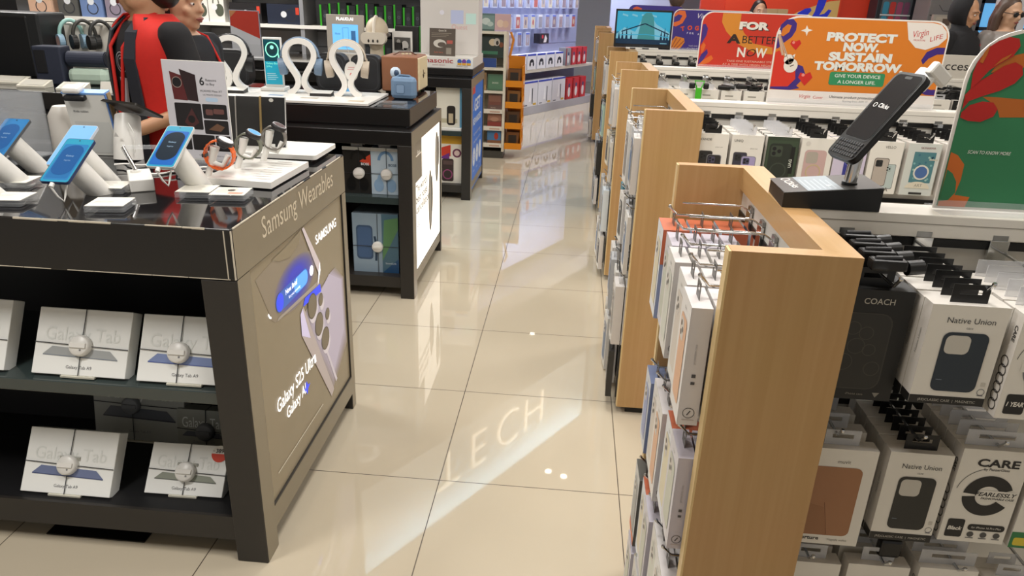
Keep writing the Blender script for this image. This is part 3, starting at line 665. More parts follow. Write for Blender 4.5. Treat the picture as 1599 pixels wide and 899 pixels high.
# headphones on white omega stands
t = thing('display_plinth', 'long white plinth under the headphone stands', 'plinth', (-1.3, 1.8, .9858))
b = B(t); b.prism(rrect(-1.95, -.64, 1.605, 2.04, .01), .989, .9995, 'white_plastic'); b.box(-1.93, -.66, 1.625, 2.02, .9858, .989, '#3a3a3c')
b.T = UPF(0, 0, .9998); b.rect(-1.21, -1.13, 1.75, 1.79, '#7f95b8', .0002); b.rect(-1.02, -.93, 1.70, 1.74, '#b7aa98', .0002); b.rect(-.76, -.68, 1.66, 1.71, '#c5b69e', .0002); b.done('slab', t)
def omega(x, y, rz, label, hlabel, pad, band, cup):
    t = thing('headphone_stand', label, 'headphone stand', (x, y, 1.0), rz, 'white loop headphone stands')
    half = [(.068, .0), (.045, .008), (.024, .03), (.012, .058), (.022, .092), (.050, .135), (.072, .175), (.074, .212), (.056, .247), (.025, .263), (0, .266)]
    pts = []
    for (p, q) in zip(half, half[1:]):
        for k in range(4): pts.append((p[0] + (q[0] - p[0]) * k / 4, p[1] + (q[1] - p[1]) * k / 4))
    pts.append(half[-1])
    for _ in range(3):
        pts = [pts[0]] + [((a[0] + 2 * c[0] + d[0]) / 4, (a[1] + 2 * c[1] + d[1]) / 4) for a, c, d in zip(pts, pts[1:], pts[2:])] + [pts[-1]]
    loop = pts + [(-p[0], p[1]) for p in reversed(pts[:-1])]
    R = []
    for i, (px, pz) in enumerate(loop):
        a = loop[max(i - 1, 0)]; c = loop[min(i + 1, len(loop) - 1)]; d = math.hypot(c[0] - a[0], c[1] - a[1]); nx, nz = (c[1] - a[1]) / d, -(c[0] - a[0]) / d
        w = .014
        R.append([(px + nx * w, -.032, pz + nz * w), (px + nx * w, .032, pz + nz * w), (px - nx * w, .032, pz - nz * w), (px - nx * w, -.032, pz - nz * w)])
    b = B(); b.rings(R, 'white_plastic', True, False, False); b.done('loop', t)
    h = thing('headphones', hlabel, 'headphones', (x, y, 1.0), rz, 'headphones on white loop stands')
    b = B(); arc = [(.098 * math.cos(a), 0, .185 + .098 * math.sin(a)) for a in [PI * k / 20 for k in range(21)]]
    R = [[(px * k, yy, .185 + (pz - .185) * k) for k, yy in ((1 - .06, -.016), (1.02, -.014), (1.02, .014), (1 - .06, .016))] for px, _, pz in arc]
    b.rings(R, band, True, False, True); b.done('headband', h)
    for s in (-1, 1):
        b = B(); b.T = TR(s * .094, 0, .135) @ Matrix.Rotation(s * .12, 4, 'Y') @ Matrix.Rotation(PI / 2, 4, 'Y')
        b.prism(circ(0, 0, .044, 24, .034), -.016, .016, cup); b.prism(circ(0, 0, .040, 24, .030), -s * .016 - .006, -s * .016 + .006, pad); b.ring(0, 0, .036, .006, pad, s * .0165, ry=.026); b.done('ear_cup', h)
        b = B(); b.tube([(s * .099, 0, .19), (s * .101, 0, .15)], .006, band, 8); b.done('yoke', h)
    return t
mat('hp_black', '#191a1c', .35); mat('hp_blue', '#71879f', .4); mat('hp_sand', '#b9ad9c', .4); mat('hp_pad', '#cfc4b6', .6)
omega(-1.465, 1.93, .3, 'white loop stand holding the black headphones', 'black headphones on a white loop stand beside the teal screen', 'hp_black', 'hp_black', 'hp_black')
omega(-1.075, 1.90, .22, 'white loop stand holding the dusty blue headphones', 'dusty blue headphones on a white loop stand', 'hp_blue', 'hp_blue', 'hp_blue')
omega(-.812, 1.86, .2, 'white loop stand holding the sand-coloured headphones', 'sand-coloured headphones on the stand next to the blue speaker', 'hp_sand', 'hp_sand', 'hp_sand')
t = thing('display_screen', 'tall white stand with glowing teal earbud screen', 'screen stand', (-1.25, 1.97, 1.0), .1)
b = B(); b.box(-.065, .065, -.06, .05, 0, .018, 'white_plastic', .004); b.box(-.05, .05, -.008, .012, .018, .272, 'white_plastic', .003); b.done('frame', t)
b = B(); b.T = FRONT(0, -.0086, 0); b.rect(-.044, .044, .03, .262, 'deep_teal'); b.rect(-.044, .044, .03, .15, 'teal_screen', .0003)
b.ring(.0, .21, .036, .006, 'mint_glow', .0006, ry=.04); b.poly(circ(-.004, .215, .026, 20, .03), '#123c46', .0005); b.disc(.0, .222, .01, 'mint_glow', .0008); b.line([(.03, .2), (.034, .165)], .006, 'mint_glow', .0008)
b.text('Galaxy Buds', -.036, .135, .014, 'mint_glow', .0008, 'L'); b.text('3 Pro', -.036, .118, .014, 'mint_glow', .0008, 'L')
for k in range(4): b.rect(-.036, .01 + .006 * (k % 3), .085 - .010 * k, .088 - .010 * k, '#bfe8ee', .0006)
b.done('screen', t)
def pad(x, y, z, label):
    t = thing('price_block', label, 'price block', (x, y, z), .08, 'low blocks on the headphone plinth'); b = B(); b.hexa([(-.055, -.035, 0), (.055, -.035, 0), (.055, .035, 0), (-.055, .035, 0), (-.055, -.035, .014), (.055, -.035, .014), (.055, .035, .022), (-.055, .035, .022)], '#242322'); b.done('base', t)
    b = B(); b.hexa([(-.054, -.034, .0142), (.054, -.034, .0142), (.054, .034, .0222), (-.054, .034, .0222), (-.054, -.034, .0152), (.054, -.034, .0152), (.054, .034, .0232), (-.054, .034, .0232)], '#dcd9d0'); b.done('price_card', t)
pad(-.945, 1.83, 1.0, 'black wedge with white card between blue and sand headphones'); pad(-1.40, 1.80, 1.0, 'black wedge with white card beside the black headphones')
# speakers
t = thing('bluetooth_speaker', 'brown box-shaped speaker with cream grille on the table end', 'speaker', (-.60, 2.27, .9862), 0)
b = B(); b.box(-.105, .098, -.12, .14, .012, .20, '#8a5a3d', .006); b.done('cabinet', t)
b = B(); b.box(.096, .106, -.112, .132, .02, .194, '#d9c9a4', .004); b.T = AISLE(.1064, 0, 0); b.tube([(.0, .125, .001), (.015, .09, .001), (.005, .08, .001), (-.01, .1, .001)], .002, '#4b3a2a', 5); b.line([(.02, .105), (.05, .1), (.06, .115)], .004, '#4b3a2a', .001); b.done('grille', t)
b = B(); b.tube([(-.06, -.02, .199), (-.03, .0, .215), (.03, .03, .215), (.06, .05, .199)], .004, '#5e3c28', 6)
for (x, y) in ((-.02, .05), (.0, .055), (.02, .06)): b.cyl((x, y, .2), (x, y, .208), .008, '#d8cfae', n=10)
b.done('control_knob', t)
b = B()
for (x, y) in ((-.08, -.09), (.08, -.09), (.08, .11), (-.08, .11)): b.cyl((x, y, 0), (x, y, .013), .012, 'black_plastic', n=10)
b.done('feet', t)
t = thing('bluetooth_speaker', 'small blue rounded portable speaker beside the brown one', 'speaker', (-.535, 1.95, .9862), -.05)
mat('spk_blue', '#6b86a3', .5, var=.05)
b = B(); b.box(-.068, .068, -.03, .035, 0, .115, 'spk_blue', .022); b.done('body', t)
b = B(); b.T = FRONT(0, -.0305, 0); b.poly(rrect(-.035, .012, .03, .078, .008), '#7f99b6', .0004); b.band(rrect(-.035, .012, .03, .078, .008), rrect(-.032, .009, .033, .075, .007), '#566f8a', .0006); b.done('emblem_panel', t)
b = B(); b.tube([(-.06, 0, .1), (-.02, 0, .122), (.03, 0, .12), (.06, 0, .1)], .006, '#54708c', 8); b.done('carry_loop', t)
t = thing('toy_figure', 'tiny blue and white earbud figure behind the blue speaker', 'figure', (-.60, 2.04, .9862)); b = B(); b.cyl((0, 0, 0), (0, 0, .1), .012, '#2c3340', n=10); b.done('stem', t)
b = B(); b.ball((0, 0, .125), (.03, .026, .03), '#b9c8d6'); b.ball((.01, -.02, .125), (.014, .012, .018), '#2f4560'); b.done('head', t)
t = thing('price_block', 'clear block with black strip at the corner of the headphone table', 'price block', (-.53, 1.66, .9862)); b = B(); b.box(-.07, .07, -.035, .035, 0, .022, 'acrylic', .001); b.done('acrylic_block', t)
b = B(); b.box(-.062, .062, -.028, .028, .010, .013, '#1d1d1d'); b.done('price_card', t)
mat('case_black', '#1b1b1d', .55, var=.15, vscale=60)
def round_case(x, y, w, h, d, r, label, nm='carry_case'):
    t = thing(nm, label, 'speaker', (x, y, .9862), 0); b = B(); b.T = FRONT(0, d / 2, 0); b.prism(rrect(-w / 2, w / 2, 0, h, r, 6), 0, d, 'case_black'); b.done('body', t)
    b = B(); b.T = FRONT(0, d / 2, 0); b.band(rrect(-w / 2 + .012, w / 2 - .012, .012, h - .012, r * .8, 6), rrect(-w / 2 + .016, w / 2 - .016, .016, h - .016, r * .8, 6), '#343436', d + .0006); b.done('piping', t)
round_case(-.985, 2.16, .17, .205, .08, .05, 'black rounded speaker behind the sand headphones, first of two', 'bluetooth_speaker'); round_case(-.80, 2.20, .17, .20, .08, .045, 'black rounded speaker behind the sand headphones, beside the brown one', 'bluetooth_speaker')
round_case(-1.60, 2.18, .27, .20, .09, .06, 'wide black rounded speaker behind the black headphones', 'bluetooth_speaker')
b = B(); b.T = FRONT(0, 0, 0); b.prism(circ(0, 0, .036, 28, .05), -.002, 0, 'white_plastic'); b.disc(0, -.018, .008, '#c8372c', .0004, ry=.011); b.rect(-.02, .02, .008, .012, '#d7a8a2', .0004); b.rect(-.016, .018, .018, .022, '#d7a8a2', .0004); b.tube([(0, .05, 0), (-.01, .10, .0), (-.02, .124, .0)], .0015, '#e6e2da', 5)
tag(b.done('hang_tag', loc=(-.792, 1.862, 1.125)), 'white oval tag with red mark hanging among the sand headphones', 'tag')
# left run of speakers and headphones on the same table
t = thing('party_speaker', 'large black speaker cut off by the picture edge', 'speaker', (-2.72, 2.10, .9862), 0)
b = B(); b.box(-.26, .15, -.10, .14, 0, .36, '#202224', .012); b.done('cabinet', t); b = B(); b.box(-.25, .09, -.106, -.09, .015, .345, '#111214', .01); b.done('grille', t)
t = thing('bluetooth_speaker', 'tall navy speaker with inset black panel', 'speaker', (-2.47, 1.92, .9862), .1); mat('navy_cloth', '#252b3c', .7, var=.2, vscale=150)
b = B(); b.box(-.075, .075, -.05, .06, 0, .20, 'navy_cloth', .008); b.done('body', t); b = B(); b.box(-.065, -.005, -.054, -.045, .06, .18, '#0e0f14', .004); b.done('inset_panel', t)
t = thing('bluetooth_speaker', 'navy pill-shaped speaker lying on top of the mint one', 'speaker', (-2.285, 1.95, 1.075), .1); b = B(); b.T = FR((-.1, 0, .045), (0, 1, 0), (0, 0, 1)); b.prism(circ(0, 0, .042, 20), 0, .2, 'navy_cloth'); b.prism(circ(0, 0, .036, 20), -.004, .204, '#171b27'); b.done('body', t)
t = thing('bluetooth_speaker', 'mint green pouch-shaped speaker below the navy one', 'speaker', (-2.285, 1.95, .9862), .1); mat('mint_cloth', '#b5c9b9', .6, var=.05); b = B(); b.box(-.105, .105, -.05, .05, 0, .088, 'mint_cloth', .03); b.done('body', t)
for (x, y, w, l) in ((-2.70, 1.86, .2, 'white price wedge before the large black speaker'), (-2.48, 1.76, .15, 'white price wedge before the tall navy speaker'), (-2.24, 1.72, .14, 'white price wedge before the mint speaker')):
    t = thing('price_block', l, 'price block', (x, y, .9862), .05, 'white price wedges'); b = B(); b.hexa([(-w / 2, -.04, 0), (w / 2, -.04, 0), (w / 2, .04, 0), (-w / 2, .04, 0), (-w / 2, -.04, .01), (w / 2, -.04, .01), (w / 2, .04, .035), (-w / 2, .04, .035)], '#dedacb'); b.done('base', t)
    b = B(); b.hexa([(-w * .4, -.03, .0142), (w * .4, -.03, .0142), (w * .4, .03, .033), (-w * .4, .03, .033), (-w * .4, -.03, .0152), (w * .4, -.03, .0152), (w * .4, .03, .034), (-w * .4, .03, .034)], '#c9c6bb'); b.done('price_card', t)
t = thing('price_card', 'small upright white price card by the mint speaker', 'price card', (-2.02, 1.66, .9862), .1); b = B(); b.hexa([(-.03, -.01, 0), (.03, -.01, 0), (.03, .03, 0), (-.03, .03, 0), (-.03, .012, .055), (.03, .012, .055), (.03, .016, .055), (-.03, .016, .055)], '#e3e0d6'); b.T = FRONT(0, -.002, 0); b.done('card', t)
t = thing('display_stand', 'white slanted headphone board with four hooks', 'display stand', (-2.42, 2.21, .9862)); b = B(); b.box(-.16, .24, .0, .02, 0, .315, 'white_panel', .003); b.box(-.17, -.155, -.06, .03, 0, .33, 'white_panel'); b.done('board', t)
b = B(); b.box(-.31, -.171, .0, .03, 0, .33, 'black_card', .003); b.done('back_panel', t)
b = B()
for x in (-.10, -.02, .08): b.cyl((x, .0, .30), (x, -.06, .305), .008, 'white_plastic', n=8)
b.done('hook', t)
def hung(x, band, cup, label, pad='hp_black'):
    h = thing('headphones', label, 'headphones', (x, 2.16, 1.15), .9, 'headphones on the white board'); b = B()
    b.tube([(.06 * math.cos(a), 0, .075 + .085 * math.sin(a)) for a in [PI * k / 14 for k in range(15)]], .010, band, 8); b.done('headband', h)
    for s in (-1, 1):
        b = B(); b.T = TR(s * .06, 0, .045) @ Matrix.Rotation(PI / 2, 4, 'Y'); b.prism(circ(0, 0, .04, 20), -.014, .014, cup); b.disc(0, 0, .03, pad, s * .0146); b.done('ear_cup', h)
hung(-2.50, '#9cc9c2', '#8aa9bf', 'pale teal and pink headphones on the white board', '#c9a7a0'); hung(-2.42, '#3b3a36', '#1c1b1a', 'black headphones on the white board next to the teal pair'); hung(-2.32, '#2f2f2e', '#1c1b1a', 'black headphones on the white board nearest the man')

# ---------------------------------------------------------------- things on the blue-poster table
t = thing('display_case', 'translucent white glowing display case on a lettered white base', 'display case', (-.64, 3.9, .9955), 0)
b = B(t); b.hexa([(-.92, 3.72, .9955), (-.40, 3.70, .9955), (-.395, 4.3, .9955), (-.92, 4.3, .9955), (-.92, 3.72, 1.07), (-.40, 3.70, 1.07), (-.395, 4.3, 1.07), (-.92, 4.3, 1.07)], 'white_plastic')
b.T = FRONT(-.64, 3.7095, 1.0) @ Matrix.Rotation(-.038, 4, 'Y'); b.text('Panasonic', -.05, .03, .05, '#b6474d', .003, w=.28, bold=.01); b.text('sound system', -.02, .01, .018, '#c79a9a', .003)
for k, c in enumerate(('#3f62b0', '#7a4aa0', '#4a72c0')): b.disc(.14 + .035 * k, .045, .017, c, .003, n=12); b.rect(.125 + .035 * k, .155 + .035 * k, .018, .034, '#e0a83c', .0035)
b.text('Premium sound', .16, .005, .013, '#5b4636', .003); b.done('base', t)
b = B(t); mat('case_glow', '#d6d1cc', .5, es=.06); b.box(-.86, -.40, 4.02, 4.26, 1.07, 1.50, 'case_glow', .004); b.T = FRONT(0, 4.0195, 0)
b.rect(-.62, -.52, 1.30, 1.40, '#c3cdf0', .0004); b.rect(-.50, -.42, 1.30, 1.38, '#cdeee8', .0004); b.text('Quest', -.55, 1.26, .05, '#e3b4b4', .0004); b.disc(-.69, 1.38, .018, '#eceaf4', .0004)
b.done('lit_case', t)
t = thing('leaflet_stand', 'dark brown leaflet picturing a white headset before the glowing case', 'leaflet', (-.655, 3.83, 1.0705)); b = B(); R = Matrix.Rotation(-.08, 4, 'X'); b.T = R; b.box(-.1, .1, 0, .012, 0, .2, '#574c42'); b.T = R @ FRONT(0, -.0006, 0)
b.text('Quest 3S', .0, .178, .016, '#d9d2c6', bold=.02)
for k in range(3): b.rect(-.085, .07 - .02 * k, .162 - .012 * k, .166 - .012 * k, '#8f8577', .0005)
b.poly(circ(-.02, .09, .05, 18, .03), '#c9c4ba', .0005); b.poly(circ(-.005, .082, .032, 18, .018), '#574c42', .0007); b.rect(.035, .08, .09, .115, '#b0554a', .0005); b.text('Sold here', -.03, .02, .018, '#b0604c', .0005); b.rect(.03, .07, .012, .06, '#8c8478', .0005); b.done('card', t)
t = thing('display_screen', 'grey phone-recorder stand with blue screen', 'screen stand', (-1.42, 3.86, .9955), .06)
b = B(); b.box(-.145, .145, 0, .03, .07, .345, '#b9b2a8', .004); b.box(-.12, .12, -.08, .06, 0, .07, '#c9c3b8', .01); b.T = FRONT(0, -.0006, 0); b.text('PLAUD.AI', 0, .305, .03, 'white_glow', bold=.03, w=.13); b.done('body', t)
b = B(); b.T = FRONT(0, -.0008, 0); b.rect(-.1, .1, .09, .275, 'sky_screen'); b.text('Note', -.06, .2, .02, '#3d7fb0', .0006)
for (p, q) in (((-.02, .25), (-.02, .11)), ((.025, .25), (.025, .11)), ((-.02, .25), (.025, .25)), ((-.06, .11), (.05, .11))): b.line([p, q], .002, '#4a8cc0', .0006)
b.rect(.045, .08, .13, .23, '#4a83c4', .0006); b.done('screen', t)
t = thing('headset_bust', 'cream mannequin head wearing a white virtual reality headset', 'headset display', (-1.175, 3.86, .9955))
mat('bust', '#cbbda6', .5); mat('headset', '#dcd3c4', .4)
b = B(); b.lathe([(.07, 0), (.055, .03), (.05, .12), (.06, .14)], 'bust', 20); b.ball((0, .02, .235), (.088, .1, .105), 'bust', 20); b.ball((0, -.03, .15), (.055, .05, .06), 'bust', 14); b.done('bust', t)
b = B(); b.T = FRONT(0, -.085, .19); b.prism(rrect(-.095, .095, -.045, .04, .035, 6), -.04, .02, 'headset')
for x in (-.035, 0, .035): b.prism(circ(x, -.022, .007, 10, .012), .018, .023, '#2a2622')
b.done('headset', t); b = B(); b.tube([(0, -.08 + .16 * k / 8, .225 + .115 * math.sin(PI * k / 8) ** .5 if 0 < k < 8 else .22) for k in range(9)], .013, 'headset', 8)
b.tube([(.095 * math.cos(a), .02 + .10 * math.sin(a), .21) for a in [-.3 + (PI + .6) * k / 16 for k in range(17)]], .013, '#6f6a66', 8); b.done('strap', t)
t = thing('photo_print', 'white instant photo card with black and white picture', 'photo card', (-1.0, 3.98, .9955)); b = B(); b.box(-.08, .08, 0, .01, 0, .235, 'white_plastic'); b.T = FRONT(0, -.0006, 0); b.rect(-.065, .065, .09, .19, '#55534f'); b.rect(-.06, .0, .1, .15, '#2a2826', .0004)
b.poly(circ(.02, .13, .03, 12, .035), '#c9c6c0', .0004); b.disc(-.03, .16, .015, '#a5a29c', .0004); b.rect(.01, .06, .092, .11, '#8b8882', .0004); b.done('card', t)
b = B(); b.box(-.09, .10, .0, .09, 0, .27, '#1f1e1e', .004); b.box(.103, .15, .005, .09, 0, .275, '#2c7a25', .003); tag(b.done('product_box', loc=(-.99, 4.08, .9955)), 'black and green box behind the white photo card', 'product box')
t = thing('folded_display', 'grey upright board printed with a big red shape', 'display board', (-2.22, 3.86, .9955), -.1); b = B(); b.box(-.125, .125, 0, .012, .0, .35, '#9a9ba8'); b.T = FRONT(0, -.0006, 0); b.rect(-.12, .12, .10, .345, '#a8362a'); b.poly([(-.12, .10), (.12, .10), (.12, .145), (-.12, .235)], '#b7b9be', .0004); b.poly([(-.12, .345), (-.12, .29), (-.06, .345)], '#a8734e', .0004); b.rect(-.12, .12, .0, .1, '#b0b2b6', .0002); b.done('board', t)
b = B(); b.box(-.12, .12, -.10, .05, 0, .02, '#8e9092', .004); tag(b.done('laptop_base', loc=(-2.05, 3.74, .9955)), 'flat grey device below the red printed board', 'device')
# orange boxes
def t3box(b, w, h):
    b.rect(-w / 2, w / 2, h * .80, h, '#c99a2c', .0003); b.poly([(-w / 2, h * .55), (0, h * .55), (0, h * .78), (-w / 2, h * .70)], '#c8402c', .0005); b.poly([(-w / 2, h * .5), (-w * .05, h * .5), (-w * .05, h * .62)], '#6a2f80', .0006)
    b.disc(w * .25, h * .62, .035, '#6d3550', .0006); b.disc(w * .25, h * .62, .022, '#d9c0b8', .0008); b.poly(rrect(-w * .35, w * .12, h * .04, h * .5, .015), '#3a2c2c', .0006); b.ring(-w * .12, h * .18, .04, .008, '#9b4a78', .0008); b.rect(-w * .3, w * .08, h * .38, h * .46, '#5a4644', .0008)
hp_box(-.56, 3.66, .115, .20, .39, .25, 'speaker box with orange top and purple ring on the bottom shelf', '#e3ddcf', t3box, group='boxes on the blue-poster table', dial=False)
def t3white(b, w, h):
    b.rect(-w / 2, w / 2, h * .93, h, '#7fb4cf', .0003); b.rect(w * .33, w / 2, 0, h, '#5f97b8', .0004); b.poly(rrect(-w * .12, w * .18, h * .05, h * .5, .02), '#26211e', .0006); b.rect(-w * .06, w * .1, h * .1, h * .32, '#b9aa8e', .0008); b.rect(-w * .4, w * .25, h * .1, h * .2, '#b5ad92', .0004)
hp_box(-.56, 3.64, .56, .22, .325, .22, 'white appliance box with blue edge on the middle shelf', '#d8d4c6', t3white, group='boxes on the blue-poster table', dial=False)
b = B(); b.box(-.20, .13, 0, .3, 0, .024, 'white_plastic', .003); tag(b.done('display_plinth', loc=(-.60, 3.615, .5352)), 'white plinth under the appliance box', 'plinth')

# ---------------------------------------------------------------- book fixture and orange magazine rack
t = thing('book_fixture', 'tall narrow cream book display fixture past the blue poster', 'bookcase', (-.42, 5.38, 0))
b = B(t); b.box(-.60, -.296, 5.26, 5.50, 0, .07, '#4c4a44'); b.done('plinth', t)
b = B(t); b.box(-.60, -.296, 5.48, 5.50, .07, 1.205, '#d8d0be'); b.box(-.31, -.285, 5.235, 5.50, .07, 1.205, '#ded6c4'); b.box(-.61, -.595, 5.235, 5.50, .07, 1.205, '#ded6c4'); b.done('back_panel', t)
for z in (.125, .29, .455, .645, .86, 1.19):
    b = B(t); b.box(-.595, -.31, 5.235, 5.48, z - .012, z + .012, '#ded6c4'); b.done('shelf', t)
    if z < .5:
        b = B(t); b.box(-.595, -.31, 5.225, 5.236, z - .012, z + .028, '#e3dccd'); b.T = FRONT(0, 5.2246, 0); b.rect(-.43, -.33, z - .002, z + .012, '#c9a590', .0004); b.done('price_rail', t)
def book(x, y, z, w, h, label, cover, art, rz=0, lean=.12, d=.018):
    t = thing('book', label, 'book', (x, y, z), rz, 'picture books on the book fixture'); R = Matrix.Rotation(-lean, 4, 'X')
    b = B(); b.T = R; b.box(-w / 2, w / 2, 0, d, 0, h, cover); b.box(-w / 2 + .002, w / 2 + .0005, .003, d - .003, .002, h + .0005, '#e9e4d6'); b.done('cover', t)
    b = B(); b.T = R @ FRONT(0, -.0008, 0)
    for a in art:
        if a[0] == 'r': b.rect(a[1] * w, a[2] * w, a[3] * h, a[4] * h, a[5], a[6])
        elif a[0] == 'd': b.disc(a[1] * w, a[2] * h, a[3] * w, a[5], a[6], ry=a[4] * h)
        else: b.text(a[1], a[2] * w, a[3] * h, a[4], a[5], a[6])
    b.done('cover_art', t)
book(-.475, 5.27, 1.2022, .135, .155, 'green and white patterned book on top of the fixture', '#4d6a66', [('r', -.5, .5, .1, .9, '#6c8681', .0003), ('d', -.1, .55, .3, .2, '#b9c4bd', .0005), ('d', .2, .4, .22, .14, '#a9b8b1', .0006), ('r', -.5, .5, .02, .1, '#3d524f', .0004)])
book(-.33, 5.27, 1.2022, .15, .155, 'pink book picturing puppies on top of the fixture', '#c9a49c', [('r', -.48, .48, .05, .95, '#c3a0a0', .0003), ('d', -.15, .45, .22, .22, '#d8bda6', .0005), ('d', .18, .42, .2, .2, '#cfae98', .0006), ('r', -.5, .5, .0, .08, '#b6a0b8', .0005)])
book(-.45, 5.29, .96, .26, .20, 'dark green picture book with a spotted dog', '#22332b', [('r', -.5, .5, .28, .98, '#20302a', .0003), ('d', .1, .7, .14, .16, '#d9c7a8', .0005), ('d', .25, .72, .12, .18, '#cfc6ba', .0006), ('d', .27, .68, .05, .1, '#2a211c', .0008), ('d', .42, .6, .08, .12, '#8a4a22', .0006), ('r', -.5, .3, .15, .3, '#3d7a5c', .0006)])
book(-.47, 5.262, .8725, .18, .085, 'blue book lying below the spotted dog book', '#2c4580', [('r', -.5, .5, .1, .9, '#2f4a8a', .0003)], lean=.05)
book(-.385, 5.25, .66, .15, .15, 'green book titled along its middle', '#4a6a52', [('r', -.45, .45, .1, .9, '#557a5e', .0003), ('t', 'DOGS', 0, .42, .022, '#d9ddc9', .0006)])
book(-.52, 5.262, .66, .09, .16, 'narrow tan book beside the green titled book', '#b08a5c', [('r', -.45, .45, .3, .9, '#8a6a48', .0003)])
book(-.385, 5.25, .468, .14, .155, 'brown landscape book on the shelf below the green one', '#6a5048', [('r', -.42, .42, .35, .92, '#8a5e4c', .0003), ('r', -.42, .42, .35, .55, '#7a4a3c', .0005), ('t', 'Namibia', -.1, .15, .015, '#c9b8a2', .0006)])
book(-.385, 5.25, .303, .14, .135, 'reddish canyon book above the bridge book', '#7c4b3c', [('r', -.48, .48, .5, .95, '#a3725c', .0003), ('r', -.48, .48, .1, .4, '#8f3c34', .0004), ('d', 0, .6, .3, .15, '#b98a70', .0005)])
book(-.385, 5.25, .138, .14, .135, 'blue picture book, lowest on the book fixture', '#33567e', [('r', -.48, .48, .3, .95, '#4d7aa6', .0003), ('d', .15, .6, .15, .25, '#b3402c', .0005), ('r', -.48, .48, .05, .3, '#8a5a3a', .0004)])
t = thing('magazine_rack', 'orange wire magazine rack beside the book fixture', 'magazine rack', (-.2, 5.36, 0)); mat('orange_metal', '#e08a12', .4)
b = B(t)
b.box(-.283, -.12, 5.50, 5.51, .10, .97, 'orange_metal'); b.tube([(-.275, 5.5, .95), (-.24, 5.5, 1.12), (-.27, 5.5, 1.19)], .012, 'orange_metal'); b.done('back_panel', t)
for k, z in enumerate((.10, .30, .50, .70)):
    b = B(t); b.box(-.28, -.12, 5.24, 5.50, z, z + .012, 'orange_metal'); b.box(-.28, -.12, 5.232, 5.24, z, z + .06, 'orange_metal'); b.box(-.122, -.114, 5.24, 5.50, z, z + .10, 'orange_metal')
    for s in range(5): b.box(-.124, -.116, 5.25 + .058 * s, 5.258 + .058 * s, z, z + .19, 'orange_metal')
    b.box(-.126, -.114, 5.24, 5.5, z + .185, z + .195, 'orange_metal'); b.box(-.114, -.112, 5.3, 5.42, z + .02, z + .05, '#e6e0d2'); b.done('basket', t)
for k, z in enumerate((.113, .313, .513, .713)):
    for j in range(2):
        b = B(); b.T = Matrix.Rotation(-.1, 4, 'X'); b.box(-.062, .062, 0, .03, 0, .15, ('#7a4a14', '#5a3a12', '#8a5a1c')[(k + j) % 3]); b.T = b.T @ FRONT(0, -.0006, 0); b.rect(-.04, .04, .03, .12, '#2e2212')
        tag(b.done('magazine', loc=(-.205, 5.27 + .09 * j, z)), 'dark-covered magazine %s in the %s basket of the orange rack' % (('in front', 'at the back')[j], ('lowest', 'second', 'third', 'top')[k]), 'magazine', 'magazines in the orange rack')

# ---------------------------------------------------------------- wooden end units and white gondolas
ROWS = [(-.655, 2.3, 'one carrying the green sign'), (.84, 2.6, 'one carrying the orange sign'), (2.315, 3.3, 'one carrying the red sign'), (3.80, 3.6, 'one carrying the monitor')]
mat('slat_white', '#d8d4cb', .45, var=.02)
ENDS = [(-.970, -.335, 'wooden end unit closest to the camera'), (.512, 1.172, 'second wooden end unit along the aisle'), (1.99, 2.53, 'third wooden end unit along the aisle'),
        (3.45, 3.97, 'fourth wooden end unit, by the monitor'), (6.38, 7.0, 'wooden end unit beyond the monitor'), (7.85, 8.5, 'deepest wooden end unit by the blue-lit wall')]
for i, (yn, yf, lab) in enumerate(ENDS):
    t = thing('end_unit', lab, 'display unit', (.70, (yn + yf) / 2, 0), 0, 'wooden end units along the aisle')
    for (ya, yb) in ((yn, yn + .030), (yf - .028, yf)):
        b = B(t); b.box(.616, .808, ya, yb, .032, 1.18, 'maple_upright'); b.box(.612, .6165, ya + .001, yb - .001, .032, 1.179, 'maple_edge'); b.done('end_panel', t)
    b = B(t); b.box(.757, .808, yn + .030, yf - .028, 1.132, 1.18, 'maple_along'); b.done('top_cap', t)
    b = B(t); b.box(.765, .802, yn + .03, yf - .028, .032, 1.132, 'slat_white')
    for z in (1.075, .80, .52, .25): b.box(.762, .7655, yn + .03, yf - .028, z - .009, z + .009, 'rail_black')
    b.done('back_panel', t)
    b = B(t); b.box(.65, .80, yn + .02, yf - .02, 0, .032, 'rail_black'); b.done('toe_kick', t)
for i, (ys, x1, lab) in enumerate(ROWS):
    t = thing('gondola', 'long white slatted shelving run, ' + lab, 'shelving', ((.81 + x1) / 2, ys, 0), 0, 'white shelving runs')
    b = B(t); b.box(.81, x1, ys - .032, ys + .028, .12, 1.14, 'slat_white')
    for z in (1.128, 1.070, .845, .79, .56, .505, .30):
        b.box(.81, x1, ys - .0385, ys - .031, z - .0075, z + .0075, 'rail_black')
    b.done('back_panel', t)
    b = B(t); b.box(.81, x1, ys - .041, ys + .036, 1.1375, 1.18, 'white_panel', .002); b.box(.81, x1, ys - .0414, ys - .0408, 1.1625, 1.164, '#8d877c'); b.done('top_cap', t)
    b = B(t); b.box(.81, x1, ys - .28, ys + .28, 0, .12, 'slat_white', .003); b.done('base_shelf', t)

